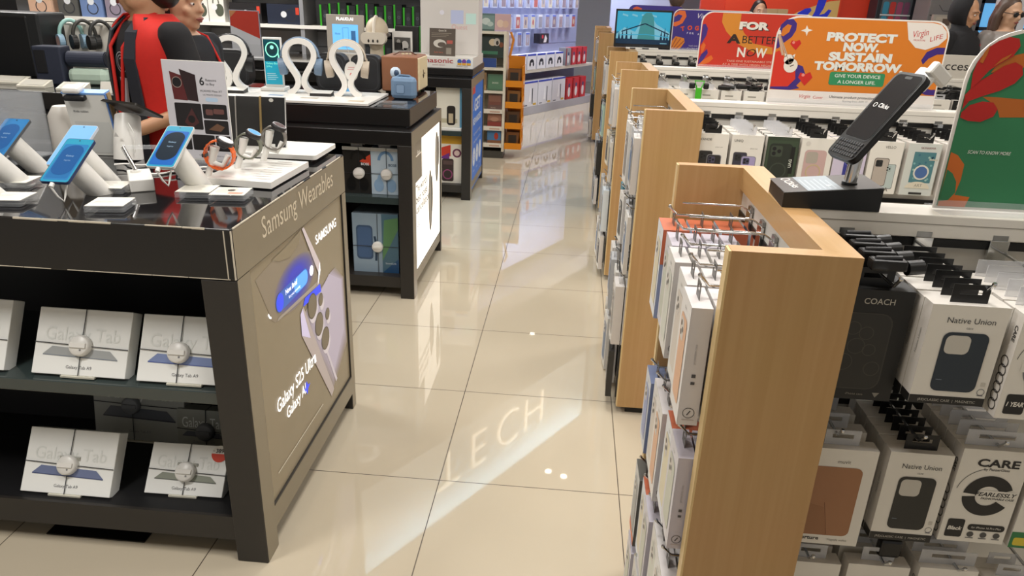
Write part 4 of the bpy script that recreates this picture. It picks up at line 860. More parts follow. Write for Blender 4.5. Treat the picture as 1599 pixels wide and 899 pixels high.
def hook(p, L, rz, label, group, flip=True, proto={}):
    key = (round(L, 2), flip)
    if key in proto: return dup(proto[key], p, (0, 0, rz), label, group)
    t = thing('display_hook', label, 'display hook', p, rz, group)
    b = B(); b.box(-.017, .017, -.006, 0, -.05, .004, 'chrome', .001); b.box(-.013, .013, -.004, .002, .004, .014, 'steel'); b.done('bracket', t)
    b = B(); b.tube([(0, -.004, -.012), (0, -L * .5, -.012), (0, -L, -.012), (0, -L - .016, .004)], .0028, 'chrome', 8); b.ball((0, -L - .017, .006), .004, 'chrome', 8); b.done('prong', t)
    if flip:
        b = B(); b.tube([(0, -.004, .004), (-.004, -.02, .014), (-.004, -L + .01, .014)], .0022, 'chrome', 8); b.done('label_wire', t)
    proto[key] = t
    return t

def carton(label, group, w, h, d, body, side, art, tabm, tab=(.052, .026), sideart=None):
    top = '#c0694a' if side == '#b8684a' else None
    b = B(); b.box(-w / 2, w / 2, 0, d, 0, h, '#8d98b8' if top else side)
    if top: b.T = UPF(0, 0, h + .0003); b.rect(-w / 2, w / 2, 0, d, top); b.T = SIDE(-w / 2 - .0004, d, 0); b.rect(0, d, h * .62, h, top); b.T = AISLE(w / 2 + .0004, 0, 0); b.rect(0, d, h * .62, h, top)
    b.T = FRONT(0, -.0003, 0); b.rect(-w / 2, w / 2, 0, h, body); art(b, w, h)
    if sideart:
        b.T = SIDE(-w / 2 - .0003, d, 0); sideart(b, d, h); b.T = AISLE(w / 2 + .0003, 0, 0); sideart(b, d, h)
    o = b.done('phone_case_box'); tag(o, label, 'phone case box', group)
    if tabm:
        tw, th = tab; b = B(); y0, y1 = d * .45, d * .45 + .0012
        b.box(-tw / 2, tw / 2, y0, y1, h, h + th * .45, tabm); b.box(-tw / 2, tw / 2, y0, y1, h + th * .72, h + th, tabm)
        b.box(-tw / 2, -tw * .3, y0, y1, h + th * .45, h + th * .72, tabm); b.box(tw * .3, tw / 2, y0, y1, h + th * .45, h + th * .72, tabm); b.done('hang_tab', o)
    return o
random.seed(11)
def stack(x, y, z, n, rz, desc, group, w, h, d, body, side, art, tabm, step=None, tab=(.052, .026), sideart=None, jit=.012):
    proto = None; step = step or d + .002
    for k in range(n):
        dx, dy = math.sin(rz) * -step * k, math.cos(rz) * step * k
        p = (x + dx, y + dy, z - .001 * (k % 2)); r = (0, 0, rz + (random.uniform(-jit, jit) if k else 0))
        l = desc + (', front one' if k == 0 else ', %s from front' % ORD[k])
        if proto is None:
            proto = carton(l, group, w, h, d, body, side, art, tabm, tab, sideart); proto.location = p; proto.rotation_euler = r
        else: dup(proto, p, r, l, group)

def phone(b, cx, cy, w, h, c, lens='#2a2a2a', z=.0006, cut=False, outline=None, ring=None):
    r = w * .17
    if outline: b.poly(rrect(cx - w / 2 - .002, cx + w / 2 + .002, cy - h / 2 - .002, cy + h / 2 + .002, r), outline, z)
    b.poly(rrect(cx - w / 2, cx + w / 2, cy - h / 2, cy + h / 2, r), c, z + .0002)
    if cut: b.poly(rrect(cx - w * .42, cx + w * .12, cy + h * .14, cy + h * .45, w * .13), cut, z + .0004)
    else:
        b.poly(rrect(cx - w * .42, cx + w * .08, cy + h * .2, cy + h * .45, w * .1), lens, z + .0004)
        for (x, y) in ((-.28, .38), (-.28, .27), (-.06, .325)): b.disc(cx + w * x, cy + h * y, w * .09, '#101012', z + .0006, n=10)
    if ring: b.ring(cx, cy - h * .12, w * .36, w * .05, ring, z + .0005)
def art_nu(c):
    def f(b, w, h):
        b.text('Native Union', w * .04, h * .83, .0135, '#3f3f40', w=w * .62); b.text('case', w * .04, h * .775, .006, '#77777a')
        phone(b, w * .03, h * .44, w * .60, h * .60, c, cut='#c9c5bb'); b.rect(-w / 2, w / 2, 0, h * .085, '#1c1b1a', .0004); b.text('(RE)CLASSIC CASE  |  MAGNETIC', 0, h * .028, .0062, '#bdb9ae', .0008)
        b.line([(-w * .22, h * .26), (-w * .14, h * .258)], .0012, '#7d8894', .0014); b.ring(w * .42, h * .15, .006, .001, '#77777a', .0006)
        b.rect(w * .38, w * .46, h * .11, h * .12, '#88888a', .0006); b.rect(w * .39, w * .45, h * .21, h * .25, '#c9c5bb', .0006)
    return f
def art_coach(b, w, h):
    b.text('COACH', w * .06, h * .88, .014, '#b9b4a8', bold=.01, w=w * .4)
    b.poly(rrect(-w * .42, w * .30, h * .10, h * .80, .02), '#3a3833', .0005); b.poly(rrect(-w * .40, w * .28, h * .11, h * .79, .018), '#2a2925', .0007)
    for (x, y, r) in ((-.2, .66, .10), (-.02, .62, .10), (-.12, .5, .12), (.06, .47, .09), (-.25, .35, .13), (.15, .30, .11)): b.ring(w * x, h * y, w * r, .0012, '#46433c', .0009, n=16)
    b.text('iPhone case', w * .0, h * .045, .006, '#8a867c'); b.poly([(w * .24, h * .075), (w * .34, h * .075), (w * .29, h * .03)], '#8a867c', .0006)
def art_care(urban):
    def f(b, w, h):
        c = '#77767a' if urban else '#1d1d1d'
        b.text('CARE', w * .06, h * .83, .021, '#1f1f1f', bold=.03, w=w * .62); b.text('by PanzerGlass', w * .06, h * .79, .007, '#2b2b2b', bold=.01)
        cx, cy, R = w * .04, h * .52, w * .37
        for (a0, a1) in ((.12 * PI, .97 * PI), (1.03 * PI, 1.83 * PI)):
            A = circ(cx, cy, R, 20, None, a0, a1); I = circ(cx, cy, R * .48, 20, None, a0, a1)
            b.raw([(p[0], p[1], .0006) for p in A + I], [(i, i + 1, 21 + i + 1, 21 + i) for i in range(20)], c)
        b.rect(-w * .1 if not urban else -w * .36, w * .46, h * .47, h * .58, '#e8e4da', .0008); b.text('FEARLESSLY' if not urban else 'URBAN COMBAT', w * .16, h * .52, .0115, '#1d1d1d', .001, bold=.02, shear=.25, w=w * .62)
        b.text('FASHIONABLE CASE' if not urban else 'PROTECTIVE CASE', w * .2, h * .485, .006, '#1d1d1d', .001, bold=.02, shear=.25, w=w * .5)
        b.poly(rrect(-w * .42, -w * .16, h * .05, h * .25, .004), '#1b1b1b', .0006); b.text('1 YEAR' if urban else 'Black', -w * .29, h * .13, .011, '#e8e4da', .0009, bold=.03, shear=.2, w=w * .22)
        b.poly(rrect(-w * .1, w * .46, h * .135, h * .205, .006), '#1b1b1b', .0006); b.text('for iPhone 16 Pro Max', w * .18, h * .16, .006, '#e0ddd4', .0009, w=w * .45)
        for k in range(3): b.disc(-w * .03 + w * .2 * k, h * .09, .006, '#4b4b4b', .0006, n=10); b.rect(-w * .09 + w * .2 * k, w * .03 + w * .2 * k, h * .045, h * .055, '#6b6b6b', .0006)
        b.ring(cx - w * .02, cy + h * .02, w * .47, .001, '#4a4a4a', .0005, a0=.6 * PI, a1=.95 * PI)
    return f
def side_care(b, d, h):
    b.text('CARE', d * .5, h * .8, .011, '#2b2b2b', .0003, bold=.02, rot=-PI / 2)
    for k in range(6): b.ring(d * .5, h * (.10 + .085 * k), d * .34, .002, '#3c3a38', .0003, n=12)
def side_txt(b, d, h):
    b.text('Native Union', d * .5, h * .6, .008, '#8d8a84', .0003, rot=PI / 2); b.rect(0, d, 0, h * .085, '#1c1b1a', .0002)
def art_mu(b, w, h):
    b.poly(rrect(-w * .42, w * .34, h * .10, h * .82, .012), '#a3734f', .0005); b.poly([(-w * .42, h * .45), (-w * .1, h * .40), (w * .02, h * .10), (-w * .3, h * .10), (-w * .42, h * .16)], '#996a46', .0007); b.line([(-w * .10, h * .45), (w * .02, h * .11)], .001, '#7b4c30', .0009)
    b.text('muvit', w * .05, h * .86, .010, '#77726a'); b.text('perture', -w * .22, h * .045, .011, '#2c2b2a', bold=.02, w=w * .3); b.text('Magsafe wallet', w * .2, h * .045, .006, '#8a857c')
def art_plain(b, w, h): b.text('case', 0, h * .8, .012, '#77726a'); phone(b, 0, h * .4, w * .55, h * .55, '#b9b4ab')
GA = 'boxes on the front face of the closest white run'
hy = -.6935
cols = [.88, 1.017, 1.15, 1.283]
for x, n in zip(cols, ('glossy black', 'navy phone case', 'grey ring print', 'fourth column')):
    hook((x, hy, 1.135), .23, 0, 'chrome hook of the upper tier carrying the %s boxes' % n, 'hooks on the closest white run', False)
for x, n in zip(cols, ('tan wallet', 'black phone case', 'broken black ring', 'green-footed')):
    hook((x - .02, hy, .845), .2, 0, 'chrome hook of the middle tier carrying the %s boxes' % n, 'hooks on the closest white run', False)
    hook((x - .02, hy, .575), .2, 0, 'chrome hook of the low tier below the %s boxes' % n, 'hooks on the closest white run', False)
stack(.868, -.90, .908, 4, 0, 'black phone case box with faint flowers', GA, .12, .198, .042, 'black_card', 'black_card', art_coach, 'black_plastic', tab=(.06, .03))
for k in range(4):
    b = B(); b.box(-.028, .028, -.012, .012, 0, .018, 'black_plastic', .004); b.cyl((.03, 0, .004), (.055, .004, .006), .012, 'black_plastic', n=12); b.cyl((-.02, 0, .018), (.02, 0, .02), .004, '#2a2a2c', n=8)
    tag(b.done('security_clip', loc=(.878, -.89 + .045 * k, 1.138)), 'black plastic security clip, %s from the front above the black boxes' % ORD[k], 'security clip', 'security clips on the closest white run')
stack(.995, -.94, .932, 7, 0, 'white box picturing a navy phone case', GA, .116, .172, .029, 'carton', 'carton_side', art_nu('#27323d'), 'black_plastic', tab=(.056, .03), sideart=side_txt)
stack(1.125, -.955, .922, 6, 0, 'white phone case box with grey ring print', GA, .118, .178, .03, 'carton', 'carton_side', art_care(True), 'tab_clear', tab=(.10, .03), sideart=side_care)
stack(1.262, -.95, .925, 3, 0, 'white case box beyond the grey ring print', GA, .118, .178, .03, 'carton', 'carton_side', art_care(True), 'tab_clear')
stack(.874, -.90, .603, 3, 0, 'white box picturing a tan leather phone wallet', GA, .122, .205, .030, 'carton', 'carton_side', art_mu, 'tab_clear', step=.06, tab=(.06, .03))
stack(1.007, -.90, .625, 7, 0, 'white box picturing a black phone case with black foot band', GA, .107, .186, .027, 'carton', 'carton_side', art_nu('#2a2a27'), 'black_plastic', tab=(.056, .03), sideart=side_txt)
stack(1.128, -.90, .634, 5, 0, 'white phone case box with broken black ring', GA, .113, .194, .030, 'carton', 'carton_side', art_care(False), 'tab_clear', tab=(.10, .03), sideart=side_care)
def art_green(b, w, h): b.rect(-w / 2, w / 2, 0, h * .2, '#2f7a48', .0004); b.poly(rrect(-w * .45, w * .3, h * .03, h * .13, .004), '#d9c33c', .0006); phone(b, 0, h * .55, w * .5, h * .5, '#b4b0a6')
stack(1.250, -.90, .63, 3, 0, 'white box with green foot and yellow label', GA, .11, .17, .030, 'carton', 'carton_side', art_green, 'tab_clear')
stack(.868, -.89, .35, 2, 0, 'white carton with clear tab on the low tier behind the wood', GA, .11, .20, .03, 'carton', 'carton_side', art_plain, 'tab_clear', step=.05, tab=(.06, .03))
stack(.992, -.89, .355, 3, 0, 'white carton with cable clip on the low tier', GA, .112, .20, .03, 'carton', 'carton_side', art_plain, 'tab_clear', step=.05, tab=(.06, .03))
stack(1.117, -.89, .36, 4, 0, 'white carton with full-width clear tabs, low tier', GA, .105, .20, .03, 'carton', 'carton_side', art_care(True), 'tab_clear', tab=(.10, .03), sideart=side_care)
stack(1.235, -.89, .355, 2, 0, 'pale carton on the low tier below the green-footed box', GA, .11, .19, .03, 'carton', 'carton_side', art_plain, 'tab_clear')
b = B(); b.box(-.02, .02, -.01, .012, -.02, .02, 'black_plastic', .006); b.tube([(0, 0, .02), (-.01, .01, .04), (-.005, .05, .05)], .004, 'black_plastic', 8); tag(b.done('security_clip', loc=(1.01, -.87, .585)), 'black security clip sitting on the low tier carton', 'security clip')

# second run: eight columns facing the camera
GB = 'boxes on the run under the orange sign'
def art_two(c1, c2, brand, tint=None, ring=None):
    def f(b, w, h):
        if tint: b.rect(-w / 2, w / 2, 0, h, tint, .0002)
        b.text(brand, -w * .28, h * .87, .012, '#6b6862', bold=.01); b.text('phone case', w * .22, h * .74, .0055, '#8b8882')
        phone(b, -w * .18, h * .40, w * .40, h * .52, c1, outline='#55524e'); phone(b, w * .10, h * .34, w * .42, h * .5, c2, lens='#4a4860', outline='#8b8a90', ring=ring, z=.0012)
    return f
def art_dark_green(b, w, h):
    b.rect(-w * .46, w * .46, h * .02, h * .93, '#3a4a36', .0004); phone(b, -w * .05, h * .45, w * .72, h * .85, '#252c23', lens='#3d4739', z=.0006, ring='#3b4338'); b.rect(w * .28, w * .40, h * .3, h * .82, '#101210', .0016); b.text('UAG', w * .34, h * .5, .014, '#c8ccc0', .0019, rot=PI / 2, bold=.02)
def art_pink(b, w, h):
    phone(b, -w * .02, h * .42, w * .68, h * .72, '#c9a9a4', cut='#b0a79a'); b.ring(-w * .02, h * .36, w * .24, .004, '#c9b58c', .0014); b.disc(-w * .3, h * .9, .008, '#d8d3ca', .0006); b.rect(w * .32, w * .47, h * .05, h * .28, '#e8e2d2', .0006); b.text('E', w * .4, h * .1, .014, '#3a3a38', .0008, rot=PI / 2)
def art_lilac(b, w, h): b.rect(-w / 2, w / 2, 0, h, '#cfc6da', .0002); phone(b, w * .1, h * .4, w * .5, h * .6, '#34368a', lens='#5a5cae')
def art_silver(b, w, h):
    b.text('VELLO', w * .1, h * .88, .012, '#77726a'); phone(b, -w * .08, h * .42, w * .42, h * .52, '#b7aca0', outline='#6b645c'); phone(b, w * .22, h * .34, w * .3, h * .46, '#b9c6c2', lens='#a5b3ae', outline='#8a8d8a', z=.0003); b.text('A', w * .22, h * .05, .02, '#4b4843')
def art_teal(b, w, h):
    b.text('SKINARMA', w * .1, h * .9, .010, '#8a5a5a'); b.rect(-w * .28, w * .38, h * .25, h * .84, '#4d7f86', .0005)
    random.seed(4)
    for k in range(26): b.disc(w * random.uniform(-.25, .35), h * random.uniform(.28, .82), .004, ('#7fb0b0', '#3a6a80', '#a0c2b8')[k % 3], .0007, n=6)
    b.disc(w * .04, h * .45, w * .24, '#d9d6ca', .0009); b.disc(w * .04, h * .45, w * .19, '#4a6aa0', .0011); b.poly(circ(w * .02, h * .14, w * .38, 18, h * .13, 0, PI), '#d9d2bd', .0012); b.text('ART', w * .04, h * .17, .014, '#8a8578', .0015); b.line([(w * .2, h * .7), (w * .46, h * .7)], .004, '#c9c2b0', .0012)
    b.rect(-w * .2, w * .2, h * .02, h * .06, '#2c2c2a', .0014)
c2 = [(.868, 'white box picturing a black phone case', 'carton', art_two('#2b2826', '#2b2826', 'LAVANDE'), 'black_plastic'), (.986, 'white box picturing a lilac phone case', 'carton', art_two('#3a3846', '#a79cc4', 'UNIQ', ring='#d0c8e6'), 'tab_clear'),
      (1.106, 'dark green armour phone case box', '#33402f', art_dark_green, 'tab_clear'), (1.222, 'white box with pink phone case window', 'carton', art_pink, 'black_plastic'), (1.335, 'pale lilac phone case box beside the scanner post', '#cfc6da', art_lilac, 'black_plastic'),
      (1.452, 'white box picturing a silver phone case', 'carton', art_silver, 'black_plastic'), (1.575, 'clear pack with teal patterned phone case', '#cfd3cc', art_teal, 'black_plastic'), (1.70, 'white box half hidden by the green sign', 'carton', art_plain, 'black_plastic')]
for k, (x, d, body, art, tm) in enumerate(c2):
    hook((x, .80, 1.133), .24, 0, 'chrome hook of the second run for the %s' % d.replace('box ', '').replace('pack ', ''), 'hooks on the run under the orange sign', False)
    stack(x - .01, .56, .925, 6, 0, d, GB, .108, .178, .028, body, 'carton_side', art, tm, step=.036, tab=(.056, .028))
    stack(x - .01, .56, .64, 3, 0, d.replace('box', 'box below', 1) if 'box' in d else d + ' below', GB, .108, .18, .028, body, 'carton_side', art, tm, step=.04)
# third and fourth runs: tops of boxes and black adaptors
GC = 'boxes on the run under the red sign'
random.seed(8)
c3 = ['plain white accessory box', 'white box with small black mark', 'white box with pale print', 'white box beside the green strap', 'white box under the black adaptors', 'white box picturing a black wedge', 'white box at the red sign edge', 'black case box', 'white case box past the monitor row', 'black pouch box', 'pale pink case box', 'black hanging case box', 'white case box', 'black case box below the Accessories board']
for k in range(14):
    x = .86 + .119 * k; dk = k in (7, 9, 11, 13)
    hook((x, 2.276, 1.133), .2, 0, 'chrome hook of the third run, %s from the wooden unit' % (ORD + ['thirteenth', 'fourteenth'])[k], 'hooks on the run under the red sign')
    def a3(b, w, h, k=k):
        b.rect(-w * .3, w * .1, h * .82, h * .86, '#9a968c', .0004); b.rect(-w * .3, w * .3, h * .72, h * .74, '#b9b4a8', .0004)
        if k in (1, 2, 5): b.poly([(-w * .3, h * .5), (-w * .2, h * .62), (w * .3, h * .52), (w * .3, h * .5)], '#3a3836', .0006)
    stack(x - .01, 2.06, .915, 3, 0, '%s, column %s of the third run' % (c3[k], (ORD + ['thirteenth', 'fourteenth'])[k]), GC, .106, .175, .03, 'black_card' if dk else ('#d9bfb8' if k == 10 else 'carton'), 'carton_side', a3, 'black_plastic' if dk or k in (4, 5) else 'tab_clear', step=.05)
for k, x in enumerate((1.17, 1.26, 1.34, 1.41, 2.22, 2.34)):
    b = B(); b.box(-.035, .03, -.015, .015, 0, .022, 'black_plastic', .006); b.cyl((-.02, 0, .02), (.05, .01, .012), .009, 'black_plastic', n=10); b.tube([(.03, 0, .01), (.06, .02, .03), (.04, .05, .025)], .004, 'black_plastic', 6)
    tag(b.done('adaptor', loc=(x, 2.07 + .02 * (k % 3), 1.092 + .006 * (k % 2)), rot=(0, 0, .4 * (k % 3) - .3)), 'black plug adaptor clipped on the third run, %s from the green strap' % ORD[k], 'adaptor', 'black adaptors on the third run')
t = thing('hanging_strap', 'bright green strap with black clips hanging on the third run', 'strap', (1.03, 2.03, 1.02)); mat('lime', '#43b520', .5)
b = B(); b.box(-.016, .016, 0, .012, -.02, .08, 'lime', .003); b.tube([(-.012, .006, .08), (-.025, .006, .115), (.025, .006, .115), (.012, .006, .08)], .004, 'lime', 6); b.done('strap', t)
b = B(); b.box(-.052, -.022, -.004, .02, .075, .105, 'black_plastic', .006); b.done('clip', t); b = B(); b.box(.022, .05, -.004, .02, .075, .105, 'black_plastic', .006); b.done('clip', t)
for k in range(6):
    x = .87 + .118 * k
    hook((x, 3.762, 1.133), .2, 0, 'chrome hook of the fourth run, %s from the wooden unit' % ORD[k], 'hooks on the run under the monitor')
    b = B(); b.box(-.042, .042, 0, .045, -.16, -.012, '#23221f', .006); b.box(-.022, .022, .004, .04, -.012, .012, '#171615', .008); b.box(.03, .07, .0, .03, -.03, -.012, '#2b2a27', .006)
    tag(b.done('cable_pack', loc=(x, 3.60, 1.10)), 'dark cable pack on the fourth run, %s from the wooden unit' % ORD[k], 'cable pack', 'dark packs on the run under the monitor')

# goods hanging on the aisle side of the end units
def side_edge(b, d, h):
    b.text('protective case', d * .5, h * .62, .006, '#a39fa0', .0003, rot=PI / 2); b.rect(d * .4, d * .6, h * .42, h * .45, '#4a484a', .0003); b.rect(d * .4, d * .6, h * .36, h * .385, '#4a484a', .0003)
    b.ring(d * .5, h * .11, d * .3, .0012, '#55524f', .0003, n=14); b.line([(d * .42, h * .09), (d * .58, h * .13)], .002, '#55524f', .0003); b.rect(d * .2, d * .8, h * .045, h * .052, '#b5a9a4', .0003)
def art_slim(c, band=None):
    def f(b, w, h):
        phone(b, 0, h * .48, w * .62, h * .72, c, lens='#cfc8c0'); b.text('case', 0, h * .9, .010, '#8f8b86')
        if band: b.rect(-w / 2, w / 2, 0, h * .12, band, .0004)
    return f
SU = [('pale box with orange top', '#dfe2e4', '#b8684a', art_slim('#dcd2b4', '#e3e6ea'), .205, .055), ('lilac-grey slim phone case box', '#d3d0d4', '#bdb8c2', art_slim('#c4c6b6'), .195, .03), ('cream slim phone case box', '#dcd9d2', '#cdc9c6', art_slim('#d0d2c6'), .20, .03),
      ('white slim phone case box', '#dfddd8', '#cfcac8', art_slim('#d3cabe'), .21, .032), ('white slim box picturing a peach phone case', '#e3e0dc', '#d0cbca', art_slim('#dcae8c'), .215, .034)]
GE = 'boxes on the aisle side of the closest end unit'
ys5 = [-.47, -.575, -.675, -.79, -.892]
for tier, (zh, nm) in enumerate(((1.105, 'top'), (.835, 'second'), (.565, 'third'), (.30, 'lowest'))):
    for k, y in enumerate(ys5):
        zz = zh - (.10 - .022 * k if tier else 0) * (1 if tier < 3 else .6)
        hook((.762, y, zz), .155, -PI / 2, 'chrome hook on the closest end unit, %s tier, %s from its far panel' % (nm, ORD[k]), 'hooks on the closest end unit', True)
        d, body, side, art, h, dp = SU[(k + tier * 2) % 5] if tier else SU[k]
        if tier == 1 and k == 0: d, body, side, art, h, dp = 'slate blue phone case box', '#cfd3da', '#6d7a9c', art_slim('#8f9ac0'), .19, .04
        if tier == 2 and k == 0: d, body, side, art, h, dp = 'grey box with orange lower corner', '#c9cac8', '#55544f', art_slim('#9a9c9a', '#c9673c'), .20, .04
        n = 4 if tier < 2 else 3
        stack(.588 - .012 * (tier == 0) + .006 * (k % 2), y + .004, zz - .035 - h, n, -PI / 2, '%s, %s tier, closest end unit' % (d, nm), GE, .094, h, dp, body, side, art, '#5a5752', step=dp + .006, tab=(.03, .03), sideart=side_edge, jit=.02)
random.seed(21)
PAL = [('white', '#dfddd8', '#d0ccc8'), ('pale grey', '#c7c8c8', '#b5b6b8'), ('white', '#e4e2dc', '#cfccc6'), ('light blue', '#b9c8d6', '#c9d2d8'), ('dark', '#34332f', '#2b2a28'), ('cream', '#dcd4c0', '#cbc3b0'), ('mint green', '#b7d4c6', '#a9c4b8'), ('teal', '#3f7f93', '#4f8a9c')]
for u, (yn, yf, lab, ncol, pat) in enumerate(((.512, 1.172, 'second end unit', 4, [0, 1, 2, 0, 2, 1, 0, 7, 0, 2, 1, 0, 4, 0, 2, 0]), (1.99, 2.53, 'third end unit', 3, [0, 3, 0, 2, 0, 5, 3, 0, 1, 0, 4, 2]), (3.45, 3.97, 'fourth end unit', 3, [0, 4, 2, 6, 1, 4, 4, 2, 0, 0, 4, 1]), (6.38, 7.0, 'end unit beyond the monitor', 2, [2, 0, 6, 1, 4, 0, 2, 0]))):
    for tier, (zh, nm) in enumerate(((1.105, 'top'), (.82, 'second'), (.55, 'third'), (.28, 'lowest'))):
        for k in range(ncol):
            y = yn + .10 + (yf - yn - .2) * k / max(ncol - 1, 1); c, body, side = PAL[pat[(tier * ncol + k) % len(pat)]]
            hook((.762, y, zh), .155, -PI / 2, 'chrome hook on the %s, %s tier, %s from its near panel' % (lab, nm, ORD[k]), 'hooks on the ' + lab)
            h = .20 + .02 * ((k + tier) % 3); dp = (.022, .034, .014)[(k + 2 * tier) % 3]
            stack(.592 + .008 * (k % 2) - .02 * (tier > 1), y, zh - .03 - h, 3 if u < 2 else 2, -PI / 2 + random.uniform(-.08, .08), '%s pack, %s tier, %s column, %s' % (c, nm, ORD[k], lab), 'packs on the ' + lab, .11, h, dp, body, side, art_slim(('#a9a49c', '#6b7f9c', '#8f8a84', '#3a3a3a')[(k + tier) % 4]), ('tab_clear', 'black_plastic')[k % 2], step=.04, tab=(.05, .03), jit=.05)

# ---------------------------------------------------------------- signs standing on the white runs
def sign(name, label, y, outline, face, draw, cx, t=.004):
    th = thing(name, label, 'sign', (cx, y, 1.1805))
    b = B(th); b.T = FRONT(0, y, 0); b.prism(outline, -t, 0, '#e9e4dc'); ix = sum(p[0] for p in outline) / len(outline); iz = sum(p[1] for p in outline) / len(outline)
    x0, x1 = min(p[0] for p in outline), max(p[0] for p in outline); z0, z1 = min(p[1] for p in outline), max(p[1] for p in outline)
    kx = 1 - .010 / (x1 - x0); kz = 1 - .010 / (z1 - z0)
    b.poly([((x0 + x1) / 2 + (x - (x0 + x1) / 2) * kx, (z0 + z1) / 2 + (z - (z0 + z1) / 2) * kz) for x, z in outline], face, .0005); draw(b); b.done('board', th)
    b = B(th); b.box(x0, x1, y - .035, y + .035, 1.1805, 1.1835, 'acrylic'); b.box(x0, x1, y - .006, y - .0035, 1.1835, 1.20, 'acrylic'); b.done('acrylic_foot', th)
    return th
GR = dict(
 o1=[(1.125, 1.459), (1.106, 1.454), (1.086, 1.44), (1.079, 1.425), (1.119, 1.434), (1.16, 1.44), (1.2, 1.44), (1.2, 1.475), (1.16, 1.47)],
 pA=[(1.045, 1.386), (1.052, 1.397), (1.074, 1.418), (1.097, 1.437), (1.114, 1.444), (1.127, 1.438), (1.132, 1.424), (1.122, 1.409), (1.101, 1.396), (1.075, 1.386), (1.049, 1.374)],
 pB=[(1.047, 1.357), (1.058, 1.37), (1.077, 1.377), (1.096, 1.376), (1.106, 1.365), (1.102, 1.352), (1.083, 1.342), (1.061, 1.343), (1.047, 1.348)],
 pC=[(1.052, 1.397), (1.049, 1.424), (1.052, 1.442), (1.064, 1.466), (1.078, 1.477), (1.094, 1.484), (1.11, 1.482), (1.115, 1.47), (1.107, 1.453), (1.089, 1.44), (1.075, 1.429), (1.062, 1.409)],
 sl=[(1.055, 1.442), (1.059, 1.458), (1.066, 1.470), (1.065, 1.456), (1.061, 1.44)],
 stem=[(1.047, 1.362), (1.046, 1.381), (1.051, 1.395), (1.062, 1.41), (1.074, 1.418), (1.071, 1.4), (1.056, 1.378)],
 o2=[(1.075, 1.385), (1.1, 1.385), (1.146, 1.383), (1.25, 1.39), (1.25, 1.36), (1.154, 1.353), (1.113, 1.351), (1.106, 1.365), (1.092, 1.376)],
 ob=[(1.047, 1.287), (1.06, 1.282), (1.075, 1.266), (1.076, 1.238), (1.072, 1.21), (1.099, 1.207), (1.095, 1.188), (1.047, 1.188), (1.047, 1.24)],
 gc=[(1.048, 1.256), (1.059, 1.249), (1.069, 1.234), (1.072, 1.214), (1.063, 1.2), (1.047, 1.197), (1.047, 1.209)])
def d_green(b):
    b.poly(GR['ob'], '#cf6a1c', .0008); b.poly(GR['gc'], '#2c7a4c', .0010)
    b.poly(GR['o2'], '#b8641c', .0008); b.poly(GR['o1'], '#bb661c', .0008)
    for k, i in (('stem', 0), ('pB', 1), ('pA', 2), ('pC', 3)): b.poly(GR[k], '#b81c14', .0012 + .0002 * i)
    b.poly(GR['sl'], '#bb661c', .0022); b.poly([(1.08, 1.436), (1.10, 1.45), (1.105, 1.458), (1.09, 1.449)], '#bb661c', .0022)
    b.text('SCAN TO KNOW MORE', 1.112, 1.286, .0085, '#dfe6da', .0012, shear=.2, bold=.01, w=.074); b.rect(1.30, 1.46, 1.38, 1.46, '#cf6a1c', .0008); b.text('SHOP SMART', 1.34, 1.33, .03, '#e8e4d8', .0012, bold=.03)
sign('green_sign', 'large green sign with red and orange leaf shapes', -.655, rrect(1.040, 1.56, 1.1835, 1.497, (0, 0, .09, .088), 8), '#2f7d50', d_green, 1.3)
OR = dict(
 purpleTL=[(1.092, 1.373), (1.092, 1.425), (1.096, 1.455), (1.114, 1.474), (1.136, 1.477), (1.151, 1.462), (1.152, 1.439), (1.141, 1.416), (1.115, 1.394), (1.1, 1.376)],
 orin=[(1.104, 1.443), (1.119, 1.458), (1.134, 1.455), (1.129, 1.432), (1.111, 1.417), (1.101, 1.42)],
 red=[(1.092, 1.249), (1.092, 1.297), (1.092, 1.361), (1.104, 1.368), (1.126, 1.345), (1.161, 1.3), (1.179, 1.295), (1.182, 1.265), (1.162, 1.24), (1.092, 1.233)],
 purpB=[(1.168, 1.324), (1.197, 1.316), (1.21, 1.29), (1.2, 1.266), (1.185, 1.247), (1.198, 1.239), (1.164, 1.231), (1.092, 1.233), (1.092, 1.24), (1.155, 1.243), (1.178, 1.271)],
 guit=[(1.113, 1.351), (1.126, 1.345), (1.133, 1.337), (1.143, 1.369), (1.15, 1.364), (1.147, 1.343), (1.167, 1.33), (1.176, 1.306), (1.161, 1.297), (1.134, 1.296), (1.123, 1.307), (1.123, 1.328)],
 neck=[(1.092, 1.417), (1.097, 1.42), (1.123, 1.354), (1.115, 1.351)],
 star=[(1.187, 1.457), (1.194, 1.445), (1.21, 1.441), (1.195, 1.435), (1.192, 1.42), (1.186, 1.434), (1.169, 1.438), (1.184, 1.445)],
 heart1=[(1.162, 1.371), (1.139, 1.392), (1.143, 1.404), (1.158, 1.401), (1.17, 1.407), (1.178, 1.395)], heart2=[(1.215, 1.248), (1.187, 1.277), (1.192, 1.294), (1.211, 1.289), (1.227, 1.297), (1.238, 1.278)],
 white=[(1.53, 1.480), (1.618, 1.480), (1.650, 1.474), (1.672, 1.452), (1.677, 1.43), (1.655, 1.406), (1.613, 1.389), (1.577, 1.395), (1.547, 1.422)],
 purpR=[(1.68, 1.399), (1.651, 1.398), (1.62, 1.382), (1.607, 1.353), (1.616, 1.339), (1.631, 1.36), (1.657, 1.375), (1.68, 1.376)],
 purpR2=[(1.617, 1.245), (1.637, 1.26), (1.663, 1.252), (1.68, 1.253), (1.68, 1.233), (1.649, 1.234)])
